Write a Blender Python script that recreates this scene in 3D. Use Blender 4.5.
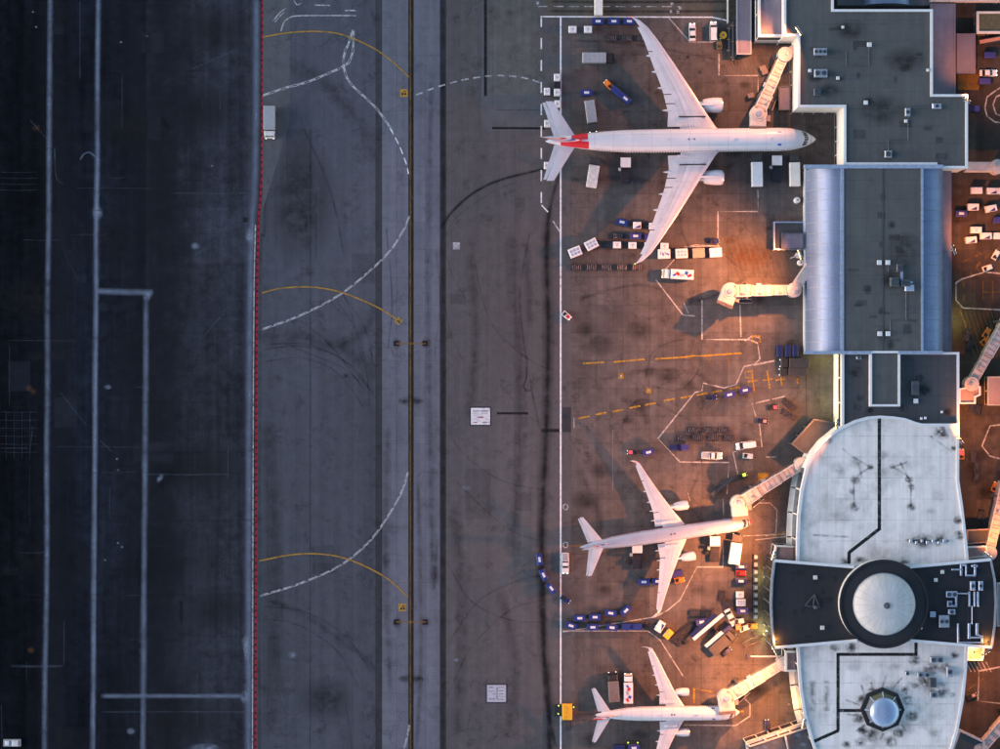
import bpy, math, random
from mathutils import Vector, Matrix
random.seed(7)
R = math.radians
for o in list(bpy.data.objects): bpy.data.objects.remove(o)
scn = bpy.context.scene
COL = scn.collection

# ------------------------------------------------------------------ camera, sky, sun, exposure
CAM_H = 550.0
MPP = 0.27                                    # metres per photo pixel on the ground
cam_d = bpy.data.cameras.new('camera'); cam = bpy.data.objects.new('camera', cam_d); COL.objects.link(cam)
cam.location = (0, 0, CAM_H); cam.rotation_euler = (0, 0, 0)
cam_d.sensor_width = 36.0; cam_d.lens = 36.0*CAM_H/(1000*MPP)
cam_d.clip_start = 1.0; cam_d.clip_end = 6000
scn.camera = cam
wd = bpy.data.worlds.new('World'); scn.world = wd; wd.use_nodes = True
nt = wd.node_tree; bg = nt.nodes['Background']
sky = nt.nodes.new('ShaderNodeTexSky'); sky.sky_type = 'NISHITA'; sky.sun_disc = False
SUN_EL, SUN_AZ = 9.0, 268.0                   # low western dusk glow
sky.sun_elevation = R(SUN_EL); sky.sun_rotation = R(SUN_AZ); sky.altitude = 30; sky.dust_density = 0.6; sky.ozone_density = 1.4
nt.links.new(sky.outputs[0], bg.inputs[0]); bg.inputs[1].default_value = 0.15
sd = bpy.data.lights.new('sun', 'SUN'); sun = bpy.data.objects.new('sun', sd); COL.objects.link(sun)
sd.energy = 1.0; sd.angle = R(40); sd.color = (1.0, 0.84, 0.86)
az = R(SUN_AZ); el = R(16)
dirv = Vector((math.sin(az)*math.cos(el), math.cos(az)*math.cos(el), math.sin(el)))
sun.rotation_euler = (-dirv).to_track_quat('-Z', 'Y').to_euler(); sun.location = dirv*400
scn.view_settings.view_transform = 'Standard'; scn.view_settings.look = 'None'
scn.view_settings.gamma = 1.0; scn.view_settings.exposure = 1.38; scn.view_settings.use_curve_mapping = False
scn.render.engine = 'CYCLES'

# ------------------------------------------------------------------ helpers
def S(z=0.0): return MPP*(CAM_H-z)/CAM_H
def W(px, py, z=0.0):
    s = S(z); return Vector(((px-500)*s, (374.5-py)*s, z))

MATS = {}
def _m(name):
    m = bpy.data.materials.new(name); m.use_nodes = True
    n = m.node_tree; n.nodes.clear()
    out = n.nodes.new('ShaderNodeOutputMaterial'); p = n.nodes.new('ShaderNodeBsdfPrincipled')
    n.links.new(p.outputs[0], out.inputs[0]); MATS[name] = m
    return m, n, p, out
def N(n, t, **k):
    x = n.nodes.new(t)
    for a, b in k.items(): setattr(x, a, b)
    return x
def mth(n, op, a, b=None, clamp=False):
    x = N(n, 'ShaderNodeMath', operation=op, use_clamp=clamp)
    for i, q in enumerate((a, b)):
        if q is None: continue
        if isinstance(q, (int, float)): x.inputs[i].default_value = q
        else: n.links.new(q, x.inputs[i])
    return x.outputs[0]
def noise(n, vec, scale, detail=4, rough=.6):
    x = N(n, 'ShaderNodeTexNoise'); x.inputs['Scale'].default_value = scale
    x.inputs['Detail'].default_value = detail; x.inputs['Roughness'].default_value = rough
    n.links.new(vec, x.inputs['Vector']); return x.outputs[0]
def ramp(n, fac, lo, hi, a=0., b=1.):
    x = N(n, 'ShaderNodeMapRange'); x.inputs[1].default_value = lo; x.inputs[2].default_value = hi
    x.inputs[3].default_value = a; x.inputs[4].default_value = b; n.links.new(fac, x.inputs[0]); return x.outputs[0]
def scalecol(n, col, fac):
    x = N(n, 'ShaderNodeVectorMath', operation='SCALE')
    if isinstance(col, tuple): x.inputs[0].default_value = col[:3]
    else: n.links.new(col, x.inputs[0])
    n.links.new(fac, x.inputs['Scale']); return x.outputs[0]
def wpos(n): return N(n, 'ShaderNodeNewGeometry').outputs['Position']

def plain(name, col, rough=.55, metal=0., amt=.12, scale=1.2, emit=0.):
    m, n, p, o = _m(name)
    v = N(n, 'ShaderNodeTexCoord').outputs['Object']
    f = ramp(n, noise(n, v, scale), .3, .7, 1-amt, 1+amt)
    n.links.new(scalecol(n, col, f), p.inputs['Base Color'])
    p.inputs['Roughness'].default_value = rough; p.inputs['Metallic'].default_value = metal
    if emit:
        p.inputs['Emission Color'].default_value = (*col, 1); p.inputs['Emission Strength'].default_value = emit
    return m
def pavement(name, col, big=.2, fine=.15, cell=None, rnd=0., crack=.35, stretch=1.0, joint=None, spots=.5, rough=.85, spec=.25, grain=.14):
    """asphalt / concrete: drifting tone, roller bands, cracks, oil drips, optional saw cuts"""
    m, n, p, o = _m(name)
    pos = wpos(n)
    mp = N(n, 'ShaderNodeMapping'); mp.inputs['Scale'].default_value = (1, stretch, 1); n.links.new(pos, mp.inputs[0]); sv = mp.outputs[0]
    f = ramp(n, noise(n, sv, .022, 5, .62), .3, .7, 1-big, 1+big)
    f = mth(n, 'MULTIPLY', f, ramp(n, noise(n, pos, .35, 6, .7), .3, .7, 1-fine, 1+fine))
    mp2 = N(n, 'ShaderNodeMapping'); mp2.inputs['Scale'].default_value = (1, .03, 1); n.links.new(pos, mp2.inputs[0])
    f = mth(n, 'MULTIPLY', f, ramp(n, noise(n, mp2.outputs[0], .45, 3, .6), .3, .7, 1-fine*.8, 1+fine*.8))
    f = mth(n, 'MULTIPLY', f, ramp(n, noise(n, pos, 3.0, 3, .7), .25, .75, 1-grain, 1+grain))
    if rnd:
        if cell is None: r = N(n, 'ShaderNodeObjectInfo').outputs['Random']
        else:
            sx = N(n, 'ShaderNodeVectorMath', operation='DIVIDE'); n.links.new(pos, sx.inputs[0]); sx.inputs[1].default_value = (cell[0], cell[1], 1)
            fl = N(n, 'ShaderNodeVectorMath', operation='FLOOR'); n.links.new(sx.outputs[0], fl.inputs[0])
            wn = N(n, 'ShaderNodeTexWhiteNoise', noise_dimensions='2D'); n.links.new(fl.outputs[0], wn.inputs[0]); r = wn.outputs[0]
        f = mth(n, 'MULTIPLY', f, ramp(n, r, 0, 1, 1-rnd, 1+rnd))
    if crack:
        vo = N(n, 'ShaderNodeTexVoronoi', feature='DISTANCE_TO_EDGE'); vo.inputs['Scale'].default_value = .075
        ds = N(n, 'ShaderNodeVectorMath', operation='ADD'); nn = N(n, 'ShaderNodeTexNoise'); nn.inputs['Scale'].default_value = .3
        n.links.new(pos, nn.inputs['Vector']); sc = N(n, 'ShaderNodeVectorMath', operation='SCALE'); sc.inputs['Scale'].default_value = 5.
        n.links.new(nn.outputs[1], sc.inputs[0]); n.links.new(pos, ds.inputs[0]); n.links.new(sc.outputs[0], ds.inputs[1]); n.links.new(ds.outputs[0], vo.inputs['Vector'])
        ck = ramp(n, vo.outputs['Distance'], 0.0, .012, 1-crack, 1)
        gate = ramp(n, noise(n, pos, .035, 2), .53, .62)
        f = mth(n, 'MULTIPLY', f, mth(n, 'MAXIMUM', ck, mth(n, 'SUBTRACT', 1., gate)))
    if joint:
        sp = N(n, 'ShaderNodeSeparateXYZ'); n.links.new(pos, sp.inputs[0])
        for ax, (w, off) in zip((0, 1), joint):
            fr = mth(n, 'FRACT', mth(n, 'DIVIDE', mth(n, 'SUBTRACT', sp.outputs[ax], off), w))
            d = mth(n, 'MULTIPLY', mth(n, 'ABSOLUTE', mth(n, 'SUBTRACT', fr, .5)), w)
            f = mth(n, 'MULTIPLY', f, ramp(n, d, w/2-.10, w/2-.02, 1, .80))
    if spots:
        sm = ramp(n, noise(n, pos, .16, 4, .75), .56, .74, 1, 1-spots)
        f = mth(n, 'MULTIPLY', f, sm)
    n.links.new(scalecol(n, col, f), p.inputs['Base Color'])
    p.inputs['Roughness'].default_value = rough; p.inputs['Specular IOR Level'].default_value = spec
    b = N(n, 'ShaderNodeBump'); b.inputs['Strength'].default_value = .15; b.inputs['Distance'].default_value = .05
    n.links.new(noise(n, pos, 4., 3), b.inputs['Height']); n.links.new(b.outputs[0], p.inputs['Normal'])
    return m
def faded(name, col, alpha=.8, mode='line', sc=.5, lo=.35, hi=.65, soft=1.0, rough=.8):
    """paint, rubber or dust lying on pavement; mode line: feathered across v, blot: feathered round, paint: crisp edges, worn"""
    m, n, p, o = _m(name)
    uv = N(n, 'ShaderNodeUVMap').outputs[0]; pos = wpos(n)
    sp = N(n, 'ShaderNodeSeparateXYZ'); n.links.new(uv, sp.inputs[0])
    a = ramp(n, noise(n, pos, sc, 5, .7), lo, hi, 0 if mode != 'paint' else .25, 1)
    if mode == 'line':
        e = mth(n, 'ABSOLUTE', mth(n, 'SUBTRACT', sp.outputs[1], .5))
        a = mth(n, 'MULTIPLY', a, ramp(n, e, .5, .5-.5*soft, 0, 1))
        ends = mth(n, 'MINIMUM', sp.outputs[0], mth(n, 'SUBTRACT', 1., sp.outputs[0]))
        a = mth(n, 'MULTIPLY', a, ramp(n, ends, 0, .04, 0, 1))
    elif mode == 'blot':
        ln = N(n, 'ShaderNodeVectorMath', operation='LENGTH'); n.links.new(uv, ln.inputs[0])
        a = mth(n, 'MULTIPLY', a, ramp(n, ln.outputs['Value'], 1., .25, 0, 1))
    a = mth(n, 'MULTIPLY', a, alpha)
    tr = N(n, 'ShaderNodeBsdfTransparent'); mx = N(n, 'ShaderNodeMixShader')
    n.links.new(a, mx.inputs[0]); n.links.new(tr.outputs[0], mx.inputs[1]); n.links.new(p.outputs[0], mx.inputs[2]); n.links.new(mx.outputs[0], o.inputs[0])
    f = ramp(n, noise(n, pos, 1.5, 3), .3, .7, .85, 1.1)
    n.links.new(scalecol(n, col, f), p.inputs['Base Color']); p.inputs['Roughness'].default_value = rough; p.inputs['Specular IOR Level'].default_value = .2
    return m

class MB:
    def __init__(s): s.v = []; s.f = []; s.uv = None
    def add(s, vs, fs):
        k = len(s.v); s.v += [tuple(q) for q in vs]; s.f += [tuple(i+k for i in f) for f in fs]; return s
    def box(s, cx, cy, z0, sx, sy, sz, rot=0., ch=0.):
        c, sn = math.cos(rot), math.sin(rot)
        def pt(x, y, z): return (cx+x*c-y*sn, cy+x*sn+y*c, z)
        a, b = sx/2, sy/2
        if ch <= 0:
            vs = [pt(x*a, y*b, z) for z in (z0, z0+sz) for x, y in ((-1,-1),(1,-1),(1,1),(-1,1))]
            fs = [(3,2,1,0),(4,5,6,7),(0,1,5,4),(1,2,6,5),(2,3,7,6),(3,0,4,7)]
        else:
            vs = []
            for z, d in ((z0, 0), (z0+sz-ch, 0), (z0+sz, ch)):
                for x, y in ((-1,-1),(1,-1),(1,1),(-1,1)): vs.append(pt(x*(a-d), y*(b-d), z))
            fs = [(3,2,1,0),(8,9,10,11)]
            for k in (0, 4):
                for i in range(4): j = (i+1) % 4; fs.append((k+i, k+j, k+4+j, k+4+i))
        return s.add(vs, fs)
    def prism(s, poly, z0, z1, inset=0.):
        n = len(poly)
        ar = sum(poly[i][0]*poly[(i+1)%n][1]-poly[(i+1)%n][0]*poly[i][1] for i in range(n))
        if ar < 0: poly = poly[::-1]
        vs = [(p[0], p[1], z0) for p in poly]+[(p[0], p[1], z1) for p in poly]
        fs = [tuple(range(n))[::-1], tuple(range(n, 2*n))]+[(i, (i+1)%n, n+(i+1)%n, n+i) for i in range(n)]
        return s.add(vs, fs)
    def loft(s, secs, caps=True, closed=True):
        m = len(secs[0]); vs = [p for q in secs for p in q]; fs = []
        rng = range(m if closed else m-1)
        for k in range(len(secs)-1):
            for i in rng: j = (i+1) % m; fs.append((k*m+i, k*m+j, (k+1)*m+j, (k+1)*m+i))
        if caps: fs.append(tuple(range(m))[::-1]); fs.append(tuple(range((len(secs)-1)*m, len(secs)*m)))
        return s.add(vs, fs)
    def lathe(s, prof, n=16, axis='z', c=(0,0,0), caps=True):
        secs = []
        for r, h in prof:
            q = []
            for i in range(n):
                a = 2*math.pi*i/n; u, v = r*math.cos(a), r*math.sin(a)
                q.append((c[0]+u, c[1]+v, c[2]+h) if axis == 'z' else ((c[0]+h, c[1]+u, c[2]+v) if axis == 'x' else (c[0]+v, c[1]+h, c[2]+u)))
            secs.append(q)
        return s.loft(secs, caps)
    def tube(s, p0, p1, r0, r1=None, n=8):
        p0, p1 = Vector(p0), Vector(p1); d = (p1-p0).normalized(); r1 = r0 if r1 is None else r1
        u = d.orthogonal().normalized(); w = d.cross(u)
        return s.loft([[p+(u*math.cos(2*math.pi*i/n)+w*math.sin(2*math.pi*i/n))*r for i in range(n)] for p, r in ((p0, r0), (p1, r1))])
    def build(s, name, mat, parent=None, smooth=False, kind=None, loc=None):
        me = bpy.data.meshes.new(name); me.from_pydata(s.v, [], s.f)
        if s.uv:
            l = me.uv_layers.new(name='UVMap')
            for poly in me.polygons:
                for li, vi in zip(poly.loop_indices, poly.vertices): l.data[li].uv = s.uv[vi]
        if smooth:
            me.polygons.foreach_set('use_smooth', [True]*len(me.polygons)); me.set_sharp_from_angle(angle=R(38))
        me.materials.append(MATS[mat])
        o = bpy.data.objects.new(name, me); COL.objects.link(o)
        if parent: o.parent = parent
        if kind: o['kind'] = kind
        if loc: o.location = loc
        return o
def tag(o, label, cat, group=None, kind=None):
    o['label'] = label; o['category'] = cat
    if group: o['group'] = group
    return o
def empty(name, loc=(0,0,0), rz=0., label=None, cat=None, group=None):
    o = bpy.data.objects.new(name, None); COL.objects.link(o); o.empty_display_size = .5
    o.location = loc; o.rotation_euler = (0, 0, rz)
    if label: tag(o, label, cat, group)
    return o
def copy_tree(o, parent=None):
    c = o.copy(); COL.objects.link(c)
    if parent: c.parent = parent
    for ch in list(o.children): copy_tree(ch, c)
    return c
APZ = .032                                      # top of the apron slabs
def base_z(px): return APZ if px > 561 else .012

# smooth path through photo points, metres
def path(pts, z, smooth=True, step=1.2):
    P = [W(a, b, z) for a, b in pts]
    if not smooth or len(P) < 3:
        out = [P[0]]
        for a, b in zip(P, P[1:]):
            k = max(1, int((b-a).length/6)); out += [a.lerp(b, (i+1)/k) for i in range(k)]
        return out
    out = []
    Q = [2*P[0]-P[1]]+P+[2*P[-1]-P[-2]]
    for i in range(1, len(Q)-2):
        p0, p1, p2, p3 = Q[i-1:i+3]; k = max(2, int((p2-p1).length/step))
        for j in range(k):
            t = j/k
            out.append(.5*((2*p1)+(p2-p0)*t+(2*p0-5*p1+4*p2-p3)*t*t+(3*p1-p0-3*p2+p3)*t**3))
    out.append(P[-1]); return out
ZK = [0]
def ribbon(name, pts, w, mat, parent, top=None, dash=None, smooth=True, off=0.):
    """a flat strip on the pavement: w in photo pixels, dash=(on, off) in photo pixels"""
    ZK[0] += 1
    if top is None: top = base_z(sum(p[0] for p in pts)/len(pts))
    z = top+.004+.0004*(ZK[0] % 40)
    P = path(pts, z, smooth); wm = w*S(z)
    L = [0]
    for a, b in zip(P, P[1:]): L.append(L[-1]+(b-a).length)
    tot = L[-1]
    def at(d):
        d = min(max(d, 0), tot)
        for i in range(len(L)-1):
            if d <= L[i+1]: break
        t = (d-L[i])/max(1e-6, L[i+1]-L[i]); p = P[i].lerp(P[i+1], t); tn = (P[i+1]-P[i]).normalized()
        nn = Vector((-tn.y, tn.x, 0)); return p+nn*off*S(z), nn
    segs = [(0, tot)]
    if dash:
        on, of = dash[0]*S(z), dash[1]*S(z); segs = []; d = 0
        while d < tot: segs.append((d, min(d+on, tot))); d += on+of
    b = MB(); b.uv = []
    for d0, d1 in segs:
        ds = [d0]+[l for l in L if d0+.05 < l < d1-.05]+[d1]; k = len(b.v)
        for d in ds:
            p, nn = at(d)
            b.v += [tuple(p-nn*wm/2), tuple(p+nn*wm/2)]; b.uv += [(d/tot, 0), (d/tot, 1)]
        b.f += [(k+2*i, k+2*i+2, k+2*i+3, k+2*i+1) for i in range(len(ds)-1)]
    return b.build(name, mat, parent)
def quad(name, pts, mat, parent, top=None, lift=0):
    ZK[0] += 1
    if top is None: top = base_z(sum(p[0] for p in pts)/len(pts))
    z = top+.004+.0004*(ZK[0] % 40)+lift
    b = MB(); P = [W(a, c, z) for a, c in pts]
    if (P[1]-P[0]).cross(P[2]-P[1]).z < 0: P = P[::-1]
    b.v = [tuple(p) for p in P]; b.f = [tuple(range(len(P)))]
    b.uv = [(.5, .5)]*len(P)
    return b.build(name, mat, parent)
def blot(px, py, rx, ry, mat, parent, top=None, name='stain', rot=0.):
    ZK[0] += 1
    if top is None: top = base_z(px)
    z = top+.004+.0004*(ZK[0] % 40); c = W(px, py, z); s = S(z); b = MB(); b.uv = [(0, 0)]; b.v = [tuple(c)]; n = 18
    for i in range(n):
        a = 2*math.pi*i/n; x, y = rx*s*math.cos(a), ry*s*math.sin(a)
        b.v.append((c.x+x*math.cos(rot)-y*math.sin(rot), c.y+x*math.sin(rot)+y*math.cos(rot), z)); b.uv.append((math.cos(a), math.sin(a)))
    b.f = [(0, 1+i, 1+(i+1) % n) for i in range(n)]
    return b.build(name, mat, parent)
def R_(x0, y0, x1, y1): return [(x0, y0), (x1, y0), (x1, y1), (x0, y1)]

# ------------------------------------------------------------------ materials
pavement('asphalt_old', (.060,.062,.068), big=.22, stretch=.5)
pavement('asphalt_black', (.0046,.0059,.0090), spec=.04, big=.5, fine=.5, stretch=.6, spots=.4, grain=.3)  # lanes step darker westward: paving age plus edge vignette put into the colour
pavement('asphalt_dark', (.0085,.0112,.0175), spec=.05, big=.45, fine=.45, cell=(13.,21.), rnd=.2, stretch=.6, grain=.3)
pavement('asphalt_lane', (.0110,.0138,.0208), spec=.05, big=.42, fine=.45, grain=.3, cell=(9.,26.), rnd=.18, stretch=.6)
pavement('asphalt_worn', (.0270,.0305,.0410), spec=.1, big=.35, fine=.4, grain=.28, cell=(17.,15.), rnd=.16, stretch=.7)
pavement('asphalt_taxi', (.061,.066,.083), big=.2, fine=.16, cell=(15.,90.), rnd=.06, stretch=.35, joint=((7.6,W(310,0).x+3.8),(4000,1000)))
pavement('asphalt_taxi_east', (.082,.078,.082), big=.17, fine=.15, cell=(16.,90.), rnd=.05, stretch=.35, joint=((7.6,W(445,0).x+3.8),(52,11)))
pavement('asphalt_edge', (.034,.036,.044), big=.25, fine=.2, stretch=.2)
pavement('asphalt_patch', (.082,.086,.096), big=.12, fine=.12)
pavement('asphalt_service', (.095,.093,.092), big=.2, fine=.2)
pavement('concrete_taxi', (.112,.118,.148), big=.16, fine=.14, rnd=.07, crack=.3, spots=.35, stretch=.4)
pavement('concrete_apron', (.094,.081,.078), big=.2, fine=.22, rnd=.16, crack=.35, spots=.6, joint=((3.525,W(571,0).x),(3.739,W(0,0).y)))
pavement('concrete_east_dim', (.056,.042,.034), big=.25, fine=.25, rnd=.2, crack=.35, spots=.6, joint=((3.525,W(571,0).x),(3.739,W(0,0).y)))  # apron concrete darkened and browned for the dim light on this side
pavement('concrete_base', (.050,.048,.046), big=.2, fine=.15, crack=0)
pavement('road_lamplit', (.088,.078,.064), big=.2, fine=.2, stretch=2.)  # yellow lamp light over the road is put into its brown tone
faded('paint_white', (.80,.80,.82), .92, 'paint', .9, .25, .5)
faded('paint_white_worn', (.72,.73,.76), .62, 'paint', .8, .35, .62)
faded('paint_white_faint', (.62,.64,.68), .34, 'paint', .7, .35, .65)
faded('paint_yellow', (.52,.30,.03), .72, 'paint', .8, .28, .58)
faded('paint_yellow_dull', (.28,.16,.045), .48, 'paint', .6, .3, .6)
faded('paint_lead', (.46,.26,.05), .72, 'paint', .5, .2, .55); faded('paint_red', (.42,.010,.020), .9, 'paint', .8, .25, .5)
faded('paint_red_dark', (.12,.006,.012), .9, 'paint', .8, .25, .5)
faded('paint_white_lamplit', (.66,.60,.56), .7, 'paint', .8, .3, .6)  # white stand lines with the lamps' pink tint put into the colour
faded('paint_black', (.012,.012,.014), .92, 'paint', .7, .2, .5)
faded('rubber', (.012,.012,.014), .72, 'line', .25, .2, .7)
faded('rubber_light', (.018,.018,.022), .42, 'line', .3, .3, .7)
faded('dust_streak', (.25,.30,.41), .62, 'line', .16, .12, .72, soft=1.)
faded('dust_thin', (.20,.24,.32), .22, 'line', .3, .2, .7)
faded('chalk', (.27,.32,.43), .20, 'line', .8, .35, .65, soft=1.); faded('dark_falloff', (.011,.014,.021), .55, 'line', .09, .25, .65); faded('dust_blot', (.34,.40,.52), .6, 'blot', .5, .3, .65)  # the dark feathered one paints the vignette falloff over the west lanes
faded('oil_blot', (.012,.012,.013), .6, 'blot', .35, .3, .65)
faded('soot_blot', (.020,.020,.024), .85, 'blot', .55, .38, .62)
faded('soot_line', (.03,.03,.035), .55, 'line', .5, .35, .65)
faded('brown_blot', (.10,.045,.02), .6, 'blot', .5, .3, .6)
faded('orange_zone', (.42,.22,.03), .5, 'paint', .5, .3, .7)
plain('white', (.68,.67,.68), .45, amt=.07); plain('white_dirty', (.58,.57,.56), .6, amt=.2)
plain('cream', (.72,.69,.63), .55, amt=.10, scale=.4)
plain('jet_white', (.58,.59,.64), .28, amt=.05, scale=.25); plain('wing_grey', (.50,.51,.56), .35, amt=.08, scale=.35)
plain('flap_grey', (.44,.45,.50), .4, amt=.10, scale=.5); plain('dark_slot', (.015,.015,.018), .6)
plain('seam_grey', (.43,.43,.47), .5); plain('metal', (.55,.56,.58), .3, .9); plain('fan_dark', (.02,.02,.025), .4, .4)
plain('red', (.55,.012,.02), .35, amt=.06); plain('navy', (.010,.018,.09), .4, amt=.1)
plain('blue', (.014,.027,.17), .45, amt=.15); plain('purple_blue', (.034,.032,.17), .45, amt=.15)
plain('stripe_blue', (.03,.08,.42), .35, amt=.05); plain('glass', (.012,.016,.024), .08, amt=.02)
plain('tyre', (.015,.015,.016), .8); plain('chassis', (.035,.035,.040), .6, amt=.2); plain('dolly_steel', (.020,.020,.028), .5, .3, amt=.3)
plain('roller', (.055,.055,.07), .4, .6); plain('truck_grey', (.30,.31,.34), .5, amt=.1); plain('truck_brown', (.16,.13,.125), .55, amt=.15)
plain('yellow', (.78,.40,.015), .5, amt=.1); plain('orange', (.72,.20,.02), .5, amt=.12); plain('green_glow', (.45,.85,.06), .5, emit=.6)
plain('red_glow', (.9,.03,.05), .5, emit=.9); plain('olive', (.10,.10,.05), .6, amt=.25); plain('salmon', (.50,.26,.18), .55, amt=.15)
plain('warm_lens', (1.,.62,.28), .4, emit=9.); plain('amber_lens', (1.,.45,.12), .4, emit=5.)
plain('white_lens', (1.,.95,.85), .4, emit=3.); plain('lime_lens', (.9,1.,.35), .4, emit=4.)
plain('bridge_skin', (.46,.40,.37), .55, amt=.18, scale=.8); plain('bridge_rib', (.30,.22,.19), .6, amt=.15); plain('bellows', (.045,.04,.04), .7)
plain('hvac', (.30,.33,.38), .45, .3, amt=.2); plain('hvac_dark', (.07,.08,.095), .5, .2, amt=.25); plain('duct', (.40,.46,.58), .35, .5, amt=.2)
plain('brick_red', (.22,.05,.04), .7)
def roofmat(name, col, amt, st=(.05,.35), streak=.1, rough=.7, metal=0., spec=.3, panel=None, grime=.15):
    m, n, p, o = _m(name); pos = wpos(n)
    f = ramp(n, noise(n, pos, st[0], 5, .65), .3, .7, 1-amt, 1+amt)
    f = mth(n, 'MULTIPLY', f, ramp(n, noise(n, pos, st[1], 5, .7), .3, .7, 1-amt*.7, 1+amt*.7))
    mp = N(n, 'ShaderNodeMapping'); mp.inputs['Scale'].default_value = (1, .06, 1); n.links.new(pos, mp.inputs[0])
    f = mth(n, 'MULTIPLY', f, ramp(n, noise(n, mp.outputs[0], .8, 3), .3, .7, 1-streak, 1+streak))
    f = mth(n, 'MULTIPLY', f, ramp(n, noise(n, pos, .11, 6, .72), .52, .70, 1, 1-grime))
    if panel:
        sx = N(n, 'ShaderNodeVectorMath', operation='DIVIDE'); n.links.new(pos, sx.inputs[0]); sx.inputs[1].default_value = (panel[0], panel[1], 1)
        fl = N(n, 'ShaderNodeVectorMath', operation='FLOOR'); n.links.new(sx.outputs[0], fl.inputs[0])
        wn = N(n, 'ShaderNodeTexWhiteNoise', noise_dimensions='2D'); n.links.new(fl.outputs[0], wn.inputs[0])
        f = mth(n, 'MULTIPLY', f, ramp(n, wn.outputs[0], 0, 1, 1-panel[2], 1+panel[2]))
        sp = N(n, 'ShaderNodeSeparateXYZ'); n.links.new(pos, sp.inputs[0])
        fr = mth(n, 'FRACT', mth(n, 'DIVIDE', sp.outputs[0], panel[0]))
        f = mth(n, 'MULTIPLY', f, ramp(n, fr, 0, .08, .86, 1))
    n.links.new(scalecol(n, col, f), p.inputs['Base Color'])
    p.inputs['Roughness'].default_value = rough; p.inputs['Metallic'].default_value = metal; p.inputs['Specular IOR Level'].default_value = spec
roofmat('roof_slate', (.088,.088,.086), .10, panel=(3.2, 9., .03))
roofmat('roof_slate_dark', (.058,.060,.066), .12, panel=(3.2, 9., .04))
roofmat('roof_white', (.72,.66,.62), .10, streak=.09, panel=(2.1, 6.5, .05), grime=.30)
roofmat('roof_blue_metal', (.17,.215,.33), .05, rough=.5, metal=.45, spec=.5, panel=(30., 3.05, .03))
roofmat('roof_crossing', (.021,.021,.025), .14, panel=(3.2,9.,.04)); roofmat('roof_mauve', (.17,.15,.19), .15); roofmat('roof_salmon', (.36,.24,.22), .15)
roofmat('dome_metal', (.50,.49,.49), .08, rough=.75, metal=0.)
roofmat('dome_blue', (.36,.44,.60), .05, rough=.3, metal=.6)
roofmat('drum_dark', (.020,.021,.025), .1)
roofmat('wall_light', (.62,.60,.56), .08); roofmat('wall_dark', (.10,.10,.11), .1)

# ------------------------------------------------------------------ the ground and its pavements
def sheet(name, poly, z, mat, parent=None):
    b = MB(); P = [W(a, c, 0) for a, c in poly]
    if (P[1]-P[0]).cross(P[2]-P[1]).z < 0: P = P[::-1]
    b.v = [(p.x, p.y, z) for p in P]; b.f = [tuple(range(len(P)))]
    o = b.build(name, mat, parent)
    if not parent: o['kind'] = 'structure'
    return o
YT, YB = -900, 1650
ground = MB(); ground.v = [(-2500,-2500,0),(2500,-2500,0),(2500,2500,0),(-2500,2500,0)]; ground.f = [(0,1,2,3)]
ground = ground.build('ground', 'asphalt_old'); ground['kind'] = 'structure'
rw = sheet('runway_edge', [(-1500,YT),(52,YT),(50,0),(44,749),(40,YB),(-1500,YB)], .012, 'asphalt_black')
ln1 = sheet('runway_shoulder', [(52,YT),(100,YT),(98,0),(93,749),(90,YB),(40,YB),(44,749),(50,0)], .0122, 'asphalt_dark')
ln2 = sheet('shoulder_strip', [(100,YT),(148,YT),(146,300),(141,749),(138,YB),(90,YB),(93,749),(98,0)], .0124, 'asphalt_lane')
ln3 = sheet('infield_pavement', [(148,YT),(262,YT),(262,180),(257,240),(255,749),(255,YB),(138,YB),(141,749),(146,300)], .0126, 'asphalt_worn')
txw = sheet('taxiway', [(262,YT),(262,180),(257,240),(255,749),(255,YB),(382,YB),(382,YT)], .0128, 'asphalt_taxi')
tce = sheet('taxiway_centre', R_(382,YT,440,YB), .006, 'concrete_base')
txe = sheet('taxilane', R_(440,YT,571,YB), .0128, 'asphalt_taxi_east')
apr = sheet('apron', R_(571,YT,1900,YB), .006, 'concrete_base')
far_apron = sheet('outer_apron', [(571,YT),(1900,YT),(1900,YB),(571,YB),(571,749),(1003,749),(1003,0),(571,0)], .028, 'concrete_apron')
outer_strip = None
for y0, y1 in ((YT,0),(749,YB)):
    q = sheet('outer_strip', R_(382,y0,440,y1), .0128, 'concrete_taxi', tce)
sheet('forecourt', R_(806.4,0,949,749), .028, 'concrete_apron')
road = sheet('service_road', R_(545,-14,735,16.5), .040, 'road_lamplit')

def slab_grid(x0, x1, nx, ny, top, parent, mat, gap=.05):
    cw, chh = (x1-x0)/nx*MPP, 749/ny*MPP
    b = MB().box(0, 0, -.03, cw-gap, chh-gap, .03); proto = None
    for i in range(nx):
        for j in range(ny):
            c = W(x0+(i+.5)*(x1-x0)/nx, (j+.5)*749/ny, 0)
            if proto is None: o = proto = b.build('slab', mat, parent)
            else: o = proto.copy(); COL.objects.link(o)
            o.location = (c.x, c.y, top+random.uniform(-.002, .002))
slab_grid(382, 440, 4, 27, .0128, tce, 'concrete_taxi', .045)
slab_grid(571, 806, 9, 27, APZ, apr, 'concrete_apron', .04)
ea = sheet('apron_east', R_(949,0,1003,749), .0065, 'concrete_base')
slab_grid(950, 1003, 2, 27, APZ, ea, 'concrete_east_dim', .06)

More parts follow.
